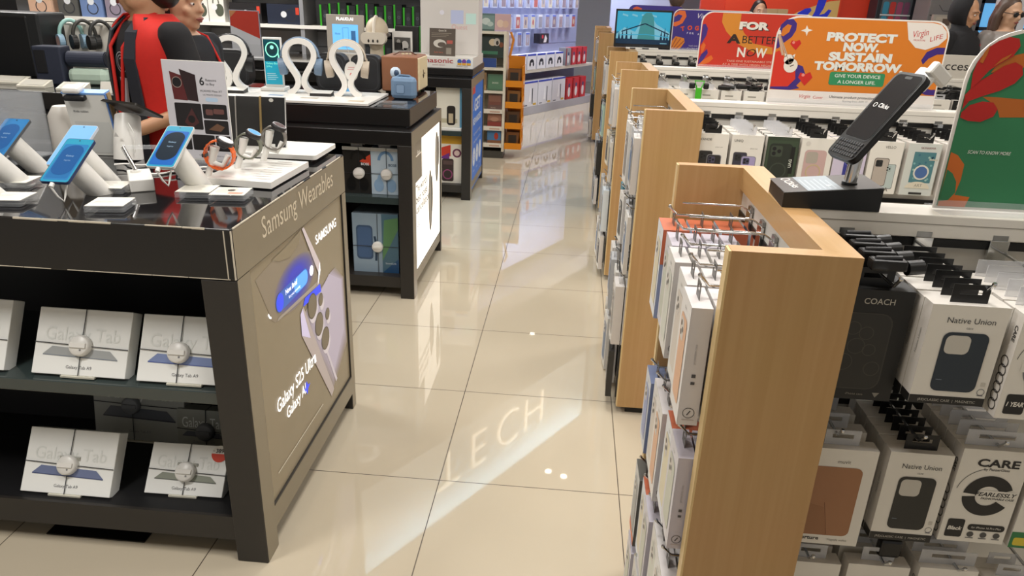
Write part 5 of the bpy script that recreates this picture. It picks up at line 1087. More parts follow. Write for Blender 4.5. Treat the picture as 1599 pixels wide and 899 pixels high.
def d_orange(b):
    P = '#3c2478'
    for k, c, i in (('purpleTL', P, 1), ('orin', '#cf7320', 2), ('red', '#d0301c', 1), ('purpB', P, 2), ('neck', '#c9a58a', 3), ('star', '#ece4d6', 1), ('heart1', '#c8241c', 2), ('heart2', '#c8241c', 3), ('white', '#e6dfd6', 1), ('purpR', P, 1), ('purpR2', P, 1)):
        b.poly(OR[k], c, .0006 + .0003 * i)
    b.poly([(1.092, 1.424), (1.099, 1.424), (1.141, 1.345), (1.133, 1.341)], '#c9a58a', .0016); b.poly([(1.089, 1.424), (1.102, 1.424), (1.098, 1.437), (1.090, 1.437)], '#e6ded2', .0016)
    b.disc(1.143, 1.338, .018, '#e6ded2', .0018, n=16); b.disc(1.153, 1.317, .025, '#e6ded2', .0018, n=18); b.poly([(1.128, 1.345), (1.124, 1.360), (1.136, 1.353)], '#e6ded2', .0018); b.poly([(1.152, 1.352), (1.163, 1.358), (1.160, 1.340)], '#e6ded2', .0018)
    for k in range(3): b.line([(1.137 + .007 * k, 1.336 - .011 * k), (1.150 + .007 * k, 1.342 - .011 * k)], .0035, '#6a5a50', .0021)
    b.line([(1.10, 1.418), (1.150, 1.318)], .0012, '#8a7a6c', .0023)
    b.disc(1.150, 1.397, .005, '#e88a7c', .0018, n=8); b.disc(1.203, 1.286, .006, '#e88a7c', .0021, n=8)
    b.rect(1.09, 1.68, 1.188, 1.2305, '#e6dfd8', .0022)
    for s, x, z, w in (('PROTECT', 1.386, 1.409, .244), ('NOW.', 1.391, 1.376, .126), ('SUSTAIN', 1.393, 1.342, .222), ('TOMORROW.', 1.394, 1.308, .315)):
        b.text(s, x, z, .038, '#e2e4dc', .0012, bold=.06, w=w)
    b.poly(rrect(1.298, 1.494, 1.255, 1.302, .008), '#2f8a58', .0012); b.text('GIVE YOUR DEVICE', 1.397, 1.283, .0165, '#dfe8dc', .0016, bold=.012, w=.162); b.text('A LONGER LIFE.', 1.397, 1.262, .0165, '#dfe8dc', .0016, bold=.012, w=.135)
    b.text('Virgin', 1.588, 1.434, .032, '#c43a34', .0012, shear=.3, rot=.2, w=.052); b.text('MEGASTORE', 1.585, 1.418, .008, '#c43a34', .0012, w=.04); b.text('LIFE', 1.644, 1.424, .022, '#c43a34', .0012, shear=.2, rot=.3, w=.046)
    b.text('Virgin', 1.222, 1.205, .018, '#c43a34', .0026, shear=.3); b.text('Cover', 1.27, 1.204, .014, '#c43a34', .0026); b.text('Ultimate product protection plan', 1.405, 1.209, .0125, '#3a3a3a', .0026, bold=.01, w=.19); b.text('Starting from AED 15', 1.405, 1.196, .009, '#6a6a6a', .0026, w=.09)
sign('orange_sign', 'wide orange sign reading protect now, sustain tomorrow', .84, rrect(1.086, 1.686, 1.1835, 1.487, (0, 0, .06, .075), 8), '#d57a20', d_orange, 1.39)
RD = dict(oc=[(1.156, 1.470), (1.254, 1.470), (1.254, 1.429), (1.28, 1.374), (1.34, 1.319), (1.446, 1.302), (1.451, 1.266), (1.347, 1.273), (1.252, 1.316), (1.184, 1.377), (1.155, 1.425)],
 p1=[(1.054, 1.408), (1.069, 1.412), (1.085, 1.388), (1.08, 1.352), (1.063, 1.316), (1.054, 1.301), (1.054, 1.351)], p2=[(1.054, 1.221), (1.064, 1.251), (1.093, 1.281), (1.1, 1.26), (1.079, 1.223), (1.054, 1.195)],
 p3=[(1.054, 1.194), (1.079, 1.223), (1.12, 1.25), (1.133, 1.232), (1.11, 1.209), (1.075, 1.195)], o3=[(1.058, 1.294), (1.07, 1.316), (1.083, 1.302), (1.076, 1.273), (1.064, 1.251)])
def d_red(b):
    b.poly(RD['oc'], '#d08428', .0008)
    for k, c in (('p1', '#3c2478'), ('p2', '#3c2478'), ('p3', '#d5641e'), ('o3', '#d5641e')): b.poly(RD[k], c, .001)
    b.text('FOR', 1.337, 1.389, .05, '#3a1a12', .0012, bold=.06, w=.165); b.text('FOR', 1.332, 1.393, .05, '#e4ded2', .0016, bold=.06, w=.16)
    b.text('A', 1.232, 1.319, .062, '#2a1a14', .0012, bold=.05, w=.075); b.text('BETTER', 1.373, 1.319, .057, '#2a1a14', .0012, w=.19)
    b.text('N', 1.281, 1.248, .068, '#e4ded2', .0012, bold=.03, w=.044); b.text('O', 1.335, 1.252, .055, '#2a1a14', .0012, shear=.3, w=.05); b.text('W', 1.388, 1.248, .068, '#e4ded2', .0012, bold=.03, w=.062)
    b.text('TAKE ONE SUSTAINABLE STEP', 1.335, 1.219, .0145, '#dcb9a4', .0012, w=.255); b.text('AT A TIME WITH VIRGIN MEGASTORE', 1.345, 1.201, .0145, '#dcb9a4', .0012, w=.315)
sign('red_sign', 'wide red sign reading for a better now', 2.315, rrect(1.046, 1.66, 1.1835, 1.477, (0, 0, .06, .06), 8), '#c4301a', d_red, 1.35)
PU = dict(o1=[(1.076, 1.435), (1.111, 1.460), (1.151, 1.458), (1.165, 1.421), (1.141, 1.373), (1.095, 1.348), (1.076, 1.351), (1.076, 1.375), (1.119, 1.391), (1.135, 1.425), (1.105, 1.433), (1.080, 1.413)],
 leaf=[(1.076, 1.19), (1.076, 1.246), (1.102, 1.281), (1.164, 1.269), (1.172, 1.241), (1.151, 1.206), (1.133, 1.19)])
def d_purple(b):
    b.poly(PU['o1'], '#d5642a', .0008); b.poly(PU['leaf'], '#cf7a24', .0008)
    for (x0, z0, x1, z1) in ((1.08, 1.2, 1.11, 1.27), (1.09, 1.19, 1.14, 1.265), (1.11, 1.19, 1.165, 1.25)): b.line([(x0, z0), (x1, z1)], .006, '#8a3a24', .0012)
    for k, ch in enumerate('TOGETHER'): b.text(ch, 1.15 + .05 * k, 1.318 + .012 * math.sin(k * .9 + .3), .04, '#cf4a2a', .0012, bold=.06, rot=.25 - .1 * k)
    for k, ch in enumerate('FOR A BETTER NOW'): b.text(ch, 1.185 + .02 * k, 1.300 - .03 * (k / 9) ** 2, .018, '#d8d2dc', .0012, bold=.02)
    b.text('Virgin', 1.30, 1.41, .05, '#d8d2dc', .0012, shear=.3); b.text('TAKE ONE STEP', 1.25, 1.212, .013, '#c8c2d0', .0012); b.text('AT A TIME WITH US', 1.25, 1.195, .013, '#c8c2d0', .0012)
sign('purple_sign', 'purple sign with orange ribbon and curved lettering beside the monitor', 3.80, rrect(1.070, 1.66, 1.1835, 1.470, (0, 0, .05, .05), 8), '#38297c', d_purple, 1.35)
def d_purple2(b): b.poly([(.86, 1.42), (.87, 1.452), (.90, 1.466), (.95, 1.45), (.94, 1.43)], '#d5552a', .0008)
t = thing('purple_sign', 'purple sign mostly hidden behind the monitor, only its top edge showing', 'sign', (1.08, 5.2, 0)); b = B(t); b.T = FRONT(0, 5.2, 0); b.prism(rrect(.83, 1.33, 1.16, 1.478, .05), -.004, 0, '#38297c'); d_purple2(b); b.done('board', t)
b = B(t); b.box(1.06, 1.10, 5.205, 5.225, .02, 1.2, 'steel'); b.cyl((1.08, 5.215, 0), (1.08, 5.215, .02), .15, 'steel', n=24); b.done('stand', t)
# monitor on the fourth run
t = thing('monitor', 'black monitor showing a blue fantasy city on the fourth white run', 'monitor', (.86, 3.82, 1.1805))
b = B(t); b.box(.650, 1.068, 3.80, 3.825, 1.19, 1.456, 'black_plastic', .004); b.T = FRONT(0, 3.7995, 0); b.rect(.655, 1.063, 1.19, 1.21, '#17171a', .0004); b.text('monitor', .86, 1.196, .01, '#6b6b6e', .0008); b.done('frame', t)
mat('scr_sky', '#2f9ac0', .25, es=.32); mat('scr_sky2', '#1c6f9c', .25, es=.28); mat('scr_dark2', '#0d2c46', .25, es=.25); mat('scr_pale', '#6fb0c8', .25, es=.3); mat('scr_green', '#3a858c', .25, es=.25)
b = B(t); b.T = FRONT(0, 3.7992, 0); b.rect(.662, 1.056, 1.215, 1.442, 'scr_sky')
b.rect(.662, 1.056, 1.215, 1.30, 'scr_sky2', .0003); b.poly([(.662, 1.28), (.72, 1.33), (.80, 1.30), (.86, 1.42), (.90, 1.43), (.95, 1.36), (1.056, 1.30), (1.056, 1.25), (.662, 1.25)], 'scr_pale', .0005)
b.poly([(.82, 1.25), (.845, 1.41), (.87, 1.435), (.91, 1.435), (.93, 1.40), (.95, 1.25)], 'scr_green', .0007)
for k, x in enumerate((.675, .70, .73, .765, .985, 1.01, 1.03)): b.poly([(x, 1.24), (x + .008, 1.30 + .02 * (k % 3)), (x + .02, 1.24)], 'scr_dark2', .0009)
b.rect(.662, 1.056, 1.215, 1.25, 'scr_dark2', .0010); b.line([(.70, 1.30), (.87, 1.36), (1.05, 1.29)], .008, 'scr_dark2', .0011); b.line([(.69, 1.275), (.88, 1.285), (1.05, 1.268)], .006, 'scr_sky', .0012)
for k in range(4): b.line([(.70 + .07 * k, 1.42), (.74 + .07 * k, 1.41)], .012, 'scr_pale', .0004)
b.rect(.99, 1.04, 1.222, 1.227, 'scr_pale', .0014); b.done('screen', t)
b = B(t); b.box(.82, .90, 3.825, 3.84, 1.18, 1.35, 'steel'); b.box(.76, .96, 3.785, 3.84, 1.1805, 1.19, 'steel', .002); b.done('stand', t)
b = B(); b.box(-.12, .12, -.02, .02, 0, .012, 'white_plastic', .002); b.T = FRONT(0, -.0205, 0); b.rect(-.09, -.05, .002, .010, '#26262a', .0003); b.rect(0, .05, .002, .010, '#26262a', .0003)
tag(b.done('price_strip', loc=(.86, 3.778, 1.1805)), 'white price strip with black marks in front of the monitor', 'price strip')
# Accessories board on the third run
t = thing('section_sign', 'pale board lettered Accessories on the third white run', 'sign', (2.35, 2.28, 1.1805)); b = B(); b.box(-.42, .42, 0, .02, 0, .122, '#cfc9bd'); b.T = FRONT(0, -.0004, 0); b.text('Accessories', .135, .045, .062, '#2a2826', .0004, w=.345); b.done('board', t)
b = B(); b.box(-.40, .40, .02, .035, 0, .01, 'steel'); b.done('foot', t)
for k, x in enumerate((2.20, 2.33, 2.46)):
    b = B(); b.box(-.055, .055, 0, .03, -.16, 0, '#22211f' if k else '#c9a59a'); b.box(-.05, .05, -.006, .03, -.02, .028, 'black_plastic', .008); b.tube([(-.04, -.006, .02), (0, -.01, .035), (.05, -.006, .03)], .006, 'black_plastic', 6)
    tag(b.done('cable_pack', loc=(x, 2.10, 1.10)), ('pink pack with black clip below the Accessories board', 'black pack with clip below the Accessories board', 'black pack at the edge of the green sign below the Accessories board')[k], 'cable pack', 'packs below the Accessories board')

# ---------------------------------------------------------------- keyboard phone case display on the closest run
t = thing('demo_stand', 'black wedge-shaped demo base with chrome post on the wooden corner', 'display base', (.85, -.64, 1.1805))
b = B(t)
b.hexa([(.757, -.697, 1.1805), (.929, -.697, 1.1805), (.932, -.585, 1.1805), (.762, -.578, 1.1805), (.757, -.697, 1.207), (.929, -.697, 1.224), (.932, -.585, 1.224), (.762, -.578, 1.207)], 'black_card')
Mt = FR((.757, -.697, 1.2073), (.172, 0, .017), (0, 1, 0)); b.T = Mt; b.rect(.001, .173, .001, .114, '#3c3a37', .0002); b.text('Clicks', .022, .058, .02, '#e2e0da', .0006, bold=.02, rot=-PI / 2 + .1, w=.055); b.ring(.027, .098, .009, .0025, '#e2e0da', .0006)
b.rect(.043, .105, .004, .112, '#8e9aa2', .0006)
for k in range(6): b.rect(.048 + .009 * k, .051 + .009 * k, .012, .09 - .006 * (k % 3), '#a9b4ba', .0008)
b.disc(.088, .035, .004, '#dfe4e6', .001, n=10); b.done('base', t)
b = B(t); b.cyl((.883, -.655, 1.220), (.889, -.657, 1.325), .0115, 'chrome', n=24); b.cyl((.883, -.655, 1.219), (.8832, -.655, 1.224), .0135, 'black_plastic', n=24); b.done('post', t)
kp = thing('keyboard_phone', 'black phone in keyboard case on the chrome post', 'smartphone', (.886, -.699, 1.35))
th, ya = D(52.6), D(-76.5); U = Vector((math.cos(ya), math.sin(ya), 0)); Fv = Vector((-math.sin(ya), math.cos(ya), 0)); Lv = Fv * math.cos(th) + Vector((0, 0, math.sin(th)))
Mk = FR((0, 0, 0), U, Lv)
b = B(); b.T = Mk; b.prism(rrect(-.040, .040, -.09, .09, .014, 6), -.012, 0, 'black_plastic'); b.prism(rrect(-.0405, .0405, -.0905, .0905, .0145, 6), -.008, -.004, '#1c1c1d'); b.done('case', kp)
b = B(); b.T = Mk; b.poly(rrect(-.0365, .0365, -.050, .0865, .011, 6), '#1a1b1d', .0006); b.poly(rrect(-.0345, .0345, -.047, .0845, .010, 6), 'screen_reflection_grey', .0010)
b.text('Clicks', .002, .016, .0115, '#e8e6e2', .0014, bold=.02, rot=-.02); b.ring(-.0215, .0195, .0045, .0013, '#e8e6e2', .0014); b.poly(rrect(-.009, .009, .0765, .082, .0026), '#050505', .0014); b.done('screen', kp)
b = B(); b.T = Mk
for r in range(4):
    for k in range(10): b.prism(rrect(-.034 + .0069 * k, -.0284 + .0069 * k, -.083 + .0078 * r, -.077 + .0078 * r, .0012, 2), 0, .0016, '#2c2c2d')
b.done('keyboard', kp)
b = B(); b.T = Mk; b.box(-.018, .034, .068, .112, -.020, -.011, 'white_plastic', .004); b.box(.020, .036, .094, .118, -.040, .002, 'white_plastic', .004); b.box(-.012, .02, .088, .100, -.026, -.018, 'black_plastic', .002); b.box(-.012, -.004, .088, .112, -.03, -.012, 'white_plastic', .002); b.done('security_clamp', kp)

# ---------------------------------------------------------------- back of the shop: slanted pegboard with games and consoles
u = Vector((.4613, .8872, 0)); o0 = Vector((-.30, 8.05, 0)); nrm = Vector((u.y, -u.x, 0)); ang = math.atan2(u.y, u.x)
def pw(s, d, z): return tuple(o0 + u * s + nrm * d + Vector((0, 0, z)))
mat('peg_blue', '#a3acd4', .5, var=.05); mat('deck_grey', '#a9a8b0', .5)
area('pegboard_fill_strip', tuple(o0 + u * .0 + nrm * .25 + Vector((0, 0, 2.5))), 4.4, .08, 60, (.86, .9, 1), tgt=tuple(o0 + u * .0 + nrm * -.42 + Vector((0, 0, .9)))).rotation_euler.rotate_axis('Z', 0)  # strip lamp added to brighten the pegboard
t = thing('pegboard_shelving', 'slanted blue-lit pegboard wall shelving with games', 'shelving', (*pw(.6, -.4, 0)[:2], 0))
b = B(t); b.T = FR(pw(0, -.42, 0), u, (0, 0, 1)); b.box(-2.6, 2.25, .0, 2.4, -.06, 0, 'peg_blue')
for z in (.86, 1.10, 1.37, 1.62): b.box(-2.6, 2.25, z + .02, z + .028, 0, .006, '#9aa3cc')
b.done('pegboard', t)
b = B(t); b.T = FR(pw(0, -.42, 0), u, (0, 0, 1)); b.box(-2.6, 2.25, 2.52, 2.56, -.06, .78, 'deck_grey'); b.box(-2.6, 2.25, 2.28, 2.56, .76, .78, 'deck_grey'); b.done('added_hood', t)  # unseen hood added to keep the strip lamp out of floor reflections
b = B(t); b.T = FR(pw(0, -.42, 0), u, (0, 0, 1)); b.box(-2.6, 2.2, 0, .11, 0, .42, 'deck_grey', .004); b.done('base_deck', t)
b = B(t); b.T = FR(pw(0, -.42, 0), u, (0, 0, 1)); b.box(-2.6, 2.2, .555, .585, 0, .40, 'white_plastic', .003); b.box(-2.6, 2.2, .57, .60, .40, .405, 'white_panel'); b.done('shelf', t)
random.seed(31)
def pgoods(name, s, d, z, w, h, dep, body, draw, label, cat, group):
    b = B(); b.box(-w / 2, w / 2, 0, dep, 0, h, body); b.T = FRONT(0, -.0006, 0); draw(b, w, h); tag(b.done(name, loc=pw(s, d, z), rot=(0, 0, ang)), label, cat, group)
def d_ps(b, w, h): b.rect(-w / 2, w / 2, h * .93, h, '#2f3fae', .0004); b.rect(w * .12, w * .17, h * .1, h * .72, '#2a2c34', .0006); b.poly([(-w * .1, h * .2), (-w * .02, h * .75), (w * .0, h * .75), (w * .04, h * .2)], '#f1f1f5', .0006); b.rect(w * .2, w * .42, h * .04, h * .12, '#c9a236', .0006); b.rect(-w * .4, -w * .2, h * .05, h * .09, '#5b5b66', .0006)
for k, s in enumerate((.02, .42, .82)): pgoods('console_box', s + .18, .0, .112, .38, .335, .12, '#d6d6de', d_ps, '%s white game console box with blue top on the low deck' % ('first', 'second', 'third')[k].capitalize().lower(), 'console box', 'white console boxes on the low deck')
def d_red2(b, w, h): b.poly(circ(0, h * .35, w * .22, 10, h * .25), '#d8d5d8', .0005); b.disc(0, h * .66, w * .16, '#3a3f66', .0006, ry=h * .1); b.rect(-w / 2, -w * .32, 0, h, '#8f1a1c', .0004)
for k, s in enumerate((1.32, 1.54, 1.76)): pgoods('toy_box', s, .0, .112, .19, .30, .12, '#c01f22', d_red2, '%s red boxed toy on the low deck beside the consoles' % ORD[k], 'toy box', 'red boxed toys on the low deck')
def d_ctrl(b, w, h): b.rect(-w / 2, w / 2, h * .88, h, '#3a48b4', .0004); b.poly(circ(0, h * .45, w * .26, 14, h * .22, 0, PI), '#26262e', .0005); b.disc(-w * .2, h * .34, w * .09, '#26262e', .0006, ry=h * .14); b.disc(w * .2, h * .34, w * .09, '#26262e', .0006, ry=h * .14)
for k in range(5): pgoods('controller_box', -.05 + .255 * k, .0, .602, .215, .20, .12, '#dcdce4', d_ctrl, '%s white controller box along the pegboard shelf' % ORD[k], 'controller box', 'controller boxes on the pegboard shelf')
for k in range(4): pgoods('toy_box', 1.24 + .17 * k, .0, .602, .15, .24, .12, '#8d8f96' if k == 0 else '#c01f22', d_red2, ('grey boxed toy on the pegboard shelf', 'first red boxed toy on the pegboard shelf', 'second red boxed toy on the pegboard shelf', 'third red boxed toy on the pegboard shelf')[k], 'toy box', 'boxed toys on the pegboard shelf')
tones = ['#9c8f98', '#b3a49c', '#8f7f8c', '#a0a2b8', '#c0b8a8', '#7d6f80', '#aa5f5c', '#8c8a98']
rown = {.87: 'low', 1.10: 'second', 1.37: 'third'}
for z, n, s0, st in ((.87, 9, -1.15, .215), (1.10, 18, -1.5, .20), (1.37, 18, -1.5, .205)):
    for k in range(n):
        s = s0 + st * k; c = tones[(k * 3 + int(z * 10)) % 8]
        def d_game(b, w, h, c=c, k=k): b.rect(-w * .42, w * .42, h * .06, h * .84, c, .0005); b.rect(-w * .42, w * .42, h * .84, h * .96, '#5668c0' if k % 3 else '#d9d9e2', .0005); b.disc(0, h * .45, w * .2, tones[(k + 3) % 8], .0008, ry=h * .2)
        pgoods('game_case', s, -.30, z, .115, .185, .04, '#c5cbe0', d_game, '%s game case from the near end, %s pegboard row' % ((ORD + ['thirteenth', 'fourteenth', 'fifteenth', 'sixteenth', 'seventeenth', 'eighteenth'])[k], rown[z]), 'game case', 'game cases on the pegboard')
pgoods('toy_box', .95, -.25, .90, .26, .13, .1, '#26222a', lambda b, w, h: (b.poly([(-w * .1, h * .1), (w * .1, h * .9), (w * .3, h * .5), (w * .2, h * .1)], '#d8d2d4', .0006), b.disc(-w * .2, h * .7, w * .1, '#c03a44', .0006)), 'black box with white shape above the controller boxes', 'toy box', None)

# left back wall of white shelves with boxed headphones and green-edged gaming gear
t = thing('wall_shelving', 'long grey wall shelving behind the headphone tables', 'shelving', (-3.2, 5.9, 0)); mat('gondola_grey', '#8b8c90', .5, var=.04)
b = B(t); b.box(-5.6, -1.02, 5.88, 5.95, 0, 2.2, 'gondola_grey')
for z in (.35, .55, .75, .95, 1.1, 1.45, 1.6): b.box(-5.6, -1.02, 5.872, 5.88, z, z + .012, '#5b5c60')
b.done('back_panel', t)
for z in (.30, .74, 1.175, 1.56):
    b = B(t); b.box(-5.6, -1.04, 5.50, 5.88, z - .028, z, 'white_panel', .002); b.box(-5.6, -1.04, 5.492, 5.50, z - .03, z + .004, 'white_plastic'); b.done('shelf', t)
for x in (-3.5, -2.35, -1.06):
    b = B(t); b.box(x - .02, x + .02, 5.50, 5.88, 0, 2.2, 'gondola_grey'); b.done('divider', t)
random.seed(17)
def wgoods(name, x, y, z, w, h, d, body, draw, label, cat, group):
    b = B(); b.box(-w / 2, w / 2, 0, d, 0, h, body); b.T = FRONT(0, -.0006, 0); draw(b, w, h); tag(b.done(name, loc=(x, y, z)), label, cat, group)
def d_rz(b, w, h): b.rect(-w / 2, -w * .28, 0, h, '#2f9a1e', .0005); b.rect(-w * .1, w * .35, h * .2, h * .75, '#2c2f33', .0005); b.ring(w * .12, h * .48, w * .18, .008, '#50555a', .0008)
for k in range(12):
    wgoods('gaming_box', -2.14 + .093 * k, 5.55, 1.1755, .085, .20 + .012 * (k % 3), .2, '#16181a', d_rz, '%s black and green gaming box along the wall shelf' % ORD[k], 'gaming box', 'green-edged gaming boxes on the wall shelf')
for k in range(8):
    wgoods('gaming_box', -1.95 + .11 * k, 5.55, .745, .10, .33, .2, '#141617', d_rz, '%s tall black and green gaming box on the lower wall shelf' % ORD[k], 'gaming box', 'tall green-edged boxes on the lower wall shelf')
def d_dark(b, w, h): b.disc(w * .0, h * .5, .03, '#d6d8dc', .001); b.rect(w * .36, w * .46, h * .5, h * .85, '#c8402c', .0006); b.ring(w * .2, h * .45, .06, .008, '#2b2b30', .0005)
for k, (x, w, c) in enumerate(((-2.94, .32, '#1f1d1f'), (-2.55, .34, '#1d2436'))):
    wgoods('headphone_box', x, 5.55, 1.1755, w, .19, .2, c, d_dark, ('black boxed headphones with red mark on the wall shelf', 'navy boxed headphones with red mark on the wall shelf')[k], 'product box', 'wide dark boxes on the wall shelf')
def d_whp(b, w, h): b.ring(0, h * .62, w * .22, .012, '#55584c', .0006, ry=h * .25, a0=0, a1=PI); b.disc(w * .2, h * .4, .045, '#4e5346', .0008, ry=.06); b.disc(-w * .12, h * .5, .03, '#d6d8dc', .001)
for k, (x, w) in enumerate(((-3.42, .18), (-3.24, .16), (-3.72, .2), (-3.95, .2))):
    wgoods('headphone_box', x, 5.55, 1.1755, w, .26 + .02 * (k % 2), .2, '#d9d6cf', d_whp, '%s white boxed headphones on the wall shelf beside the woman' % ORD[k], 'product box', 'white boxed headphones on the wall shelf')
def d_dial(b, w, h): b.disc(0, h * .62, .035, '#dfe2e8', .001); b.ring(w * .05, h * .35, .06, .01, '#3b3c42', .0006)
for k, (x, w, c, l) in enumerate(((-4.80, .21, '#5a5a58', 'grey boxed headphones on the wall shelf above the teal headphones'), (-4.55, .23, '#6f86b4', 'blue boxed headphones on the wall shelf behind the man'), (-4.31, .18, '#8a8090', 'mauve boxed headphones on the wall shelf behind the man'), (-5.10, .24, '#e0b9a0', 'peach boxed headphones on the wall shelf'))):
    wgoods('headphone_box', x, 5.55, 1.1755, w, .24, .2, c, d_dial, l, 'product box', 'boxed headphones above the large black speaker')
for k in range(9):
    wgoods('cable_box', -3.32 + .12 * k, 5.58, .745, .1, .14 + .03 * (k % 2), .15, ('#d8d3c8', '#6b6c70', '#3a3a3c', '#c9882c', '#b8402c')[k % 5], lambda b, w, h: b.rect(-w * .3, w * .3, h * .2, h * .6, '#8b8c90', .0006), '%s small carton on the lower wall shelf' % ORD[k], 'carton', 'small cartons on the lower wall shelf')
for k in range(14):
    wgoods('gadget_box', -3.4 + .17 * k, 5.56, 1.5605, .14, .16, .15, ('#3a3a3e', '#55565c', '#d6d4cf', '#26262a')[k % 4], lambda b, w, h: b.disc(0, h * .5, w * .2, '#8b8c90', .0006), '%s gadget box on the top wall shelf' % (ORD + ['thirteenth', 'fourteenth'])[k], 'gadget box', 'gadget boxes on the top wall shelf')

# behind the counters at the far side: red wall art, cabinet, cartons
t = thing('wall_sign', 'red wall panel with cream disc and blue script letters', 'sign', (2.9, 7.98, 1.2)); b = B(t); b.T = FRONT(0, 7.985, 0); b.prism([(2.2, .9), (3.60, .9), (3.60, 2.4), (2.2, 2.4)], -.012, 0, '#e2421f')
b.poly([(2.85, 1.25), (2.95, 1.36), (3.1, 1.45), (3.3, 1.53), (3.45, 1.58), (3.58, 1.60), (3.58, 1.25)], '#dcb870', .001)
b.poly([(3.06, 1.36), (3.10, 1.44), (3.18, 1.49), (3.24, 1.50), (3.26, 1.47), (3.22, 1.42), (3.2, 1.36)], '#2434d8', .002); b.poly([(3.26, 1.36), (3.30, 1.46), (3.32, 1.60), (3.42, 1.60), (3.40, 1.5), (3.36, 1.42), (3.42, 1.44), (3.46, 1.49), (3.50, 1.48), (3.46, 1.40), (3.38, 1.36)], '#2434d8', .002); b.done('panel', t)
t = thing('drinks_cooler', 'dark glass cooler with coloured bottles beside the red wall', 'cooler', (4.15, 7.8, 0)); b = B(t); b.box(3.93, 4.38, 7.70, 7.98, 0, 2.0, '#22252b', .01); b.done('cabinet', t)
b = B(t); b.T = FRONT(0, 7.6985, 0); b.rect(3.98, 4.33, .4, 1.95, '#5a5f64', .0004); b.rect(3.98, 4.33, 1.445, 1.46, '#d9dcde', .0012)
for k, c in enumerate(('#3a8fae', '#c43a34', '#a24a6c', '#7a4a66')): b.poly(rrect(4.0 + .08 * k, 4.065 + .08 * k, 1.462, 1.60, .02), c, .0014); b.poly(rrect(4.0 + .08 * k, 4.065 + .08 * k, 1.34, 1.44, .02), c, .0014)
b.done('glass_door', t)
t = thing('locker', 'grey metal locker beside the pale column', 'locker', (4.75, 7.2, 0)); b = B(t); b.box(4.30, 4.85, 7.15, 7.55, 0, 2.0, '#7d7a78', .006); b.T = FRONT(0, 7.1495, 0); b.line([(4.32, 1.47), (4.84, 1.45)], .01, '#3a3836', .0006); b.line([(4.4, 1.58), (4.45, 1.52), (4.84, 1.51)], .006, '#3a3836', .0006); b.done('cabinet', t)
b = B(); b.box(-.16, .16, 0, .06, 0, 1.48, '#a39c92', .004); b.T = FRONT(0, -.0006, 0); b.rect(-.13, .13, 1.38, 1.46, '#b0a596', .0004); b.rect(-.06, .02, 1.37, 1.44, '#5a4a3c', .0006); b.rect(.04, .12, 1.37, 1.43, '#5f9aa0', .0006); tag(b.done('poster_stand', loc=(4.42, 6.9, 0)), 'beige standee with small pictures before the grey locker', 'standee')
b = B(); b.box(-.11, .11, 0, .2, 0, .36, '#9c8460'); b.box(-.002, .002, -.001, .0, 0, .36, '#7d6844'); tag(b.done('cardboard_box', loc=(2.50, 6.58, 1.12)), 'brown cardboard box beside the dark-haired head', 'box')
t = thing('service_counter', 'dark service counter under the red wall', 'counter', (2.4, 6.75, 0)); b = B(); b.box(-.9, .95, -.25, .35, 0, 1.09, '#5a2016', .004); b.done('body', t); b = B(); b.box(-.92, .97, -.27, .37, 1.09, 1.12, '#d8d0c4', .003); b.done('worktop', t)
t = thing('card_terminal', 'small black display on the red wall counter', 'terminal', (1.68, 6.6, 1.1205)); b = B(); b.box(-.07, .07, -.01, .01, .27, .33, 'black_plastic', .003); b.done('display', t); b = B(); b.box(-.01, .01, -.006, .006, 0, .28, 'black_plastic'); b.box(-.05, .05, -.04, .04, 0, .01, 'black_plastic'); b.done('stand', t)
# bright doorway window behind the shoppers at the far edge
t = thing('lit_window', 'blue-lit glass shopfront beyond the shoppers', 'shopfront', (5.9, 7.6, 0)); b = B(t); b.box(5.05, 7.4, 7.58, 7.62, .2, 2.6, 'sky_screen'); b.done('glass', t); b = B(t)
for x in (5.05, 5.7, 6.4, 7.38): b.box(x - .03, x + .03, 7.55, 7.58, 0, 2.6, '#2b3a52')
for z in (.18, 1.32, 1.62): b.box(5.02, 7.4, 7.55, 7.58, z, z + .04, '#2b3a52')
b.done('frame', t)

# ---------------------------------------------------------------- people
def limb(b, pts, rad, m):
    b.tube(pts, rad, m, 14)
    for p, r in zip(pts, rad): b.ball(p, r * .99, m, 12)
def loft(b, secs, m, n=28):                       # secs: (z, half width, half depth, centre y)
    b.rings([[(w * math.copysign(abs(math.cos(a)) ** .85, math.cos(a)), cy + d * math.sin(a), z) for a in [2 * PI * i / n for i in range(n)]] for z, w, d, cy in secs], m)
TORSO = [(.86, .165, .115, .0), (.95, .172, .118, 0), (1.06, .150, .102, 0), (1.18, .158, .108, 0), (1.29, .178, .115, .0), (1.37, .180, .100, .005), (1.42, .14, .078, .01), (1.455, .065, .06, .012)]
def grown(secs, e): return [(z, w + e, d + e, c) for z, w, d, c in secs]
def hand(b, wr, d, side, m, curl=.5, r=.0082):
    d = Vector(d).normalized(); s = Vector(side).normalized(); n = d.cross(s).normalized(); wr = Vector(wr)
    limb(b, [wr, wr + d * .045, wr + d * .085], [.022, .03, .027], m)
    for k, (o, L) in enumerate(((-.030, .072), (-.010, .080), (.010, .075), (.029, .058))):
        p0 = wr + d * .075 + s * o; p1 = p0 + d * L * .45 + n * L * .1 * curl; p2 = p1 + (d * (1 - curl * .6) + n * curl).normalized() * L * .32; p3 = p2 + (d * (1 - curl) + n * curl * 1.3).normalized() * L * .25
        b.tube([p0, p1, p2, p3], [r * 1.1, r, r * .95, r * .8], m, 8)
    t0 = wr + d * .03 - s * .026; b.tube([t0, t0 - s * .028 + d * .025 + n * .008, t0 - s * .034 + d * .055 + n * .016], [.012, .0105, .0085], m, 8)
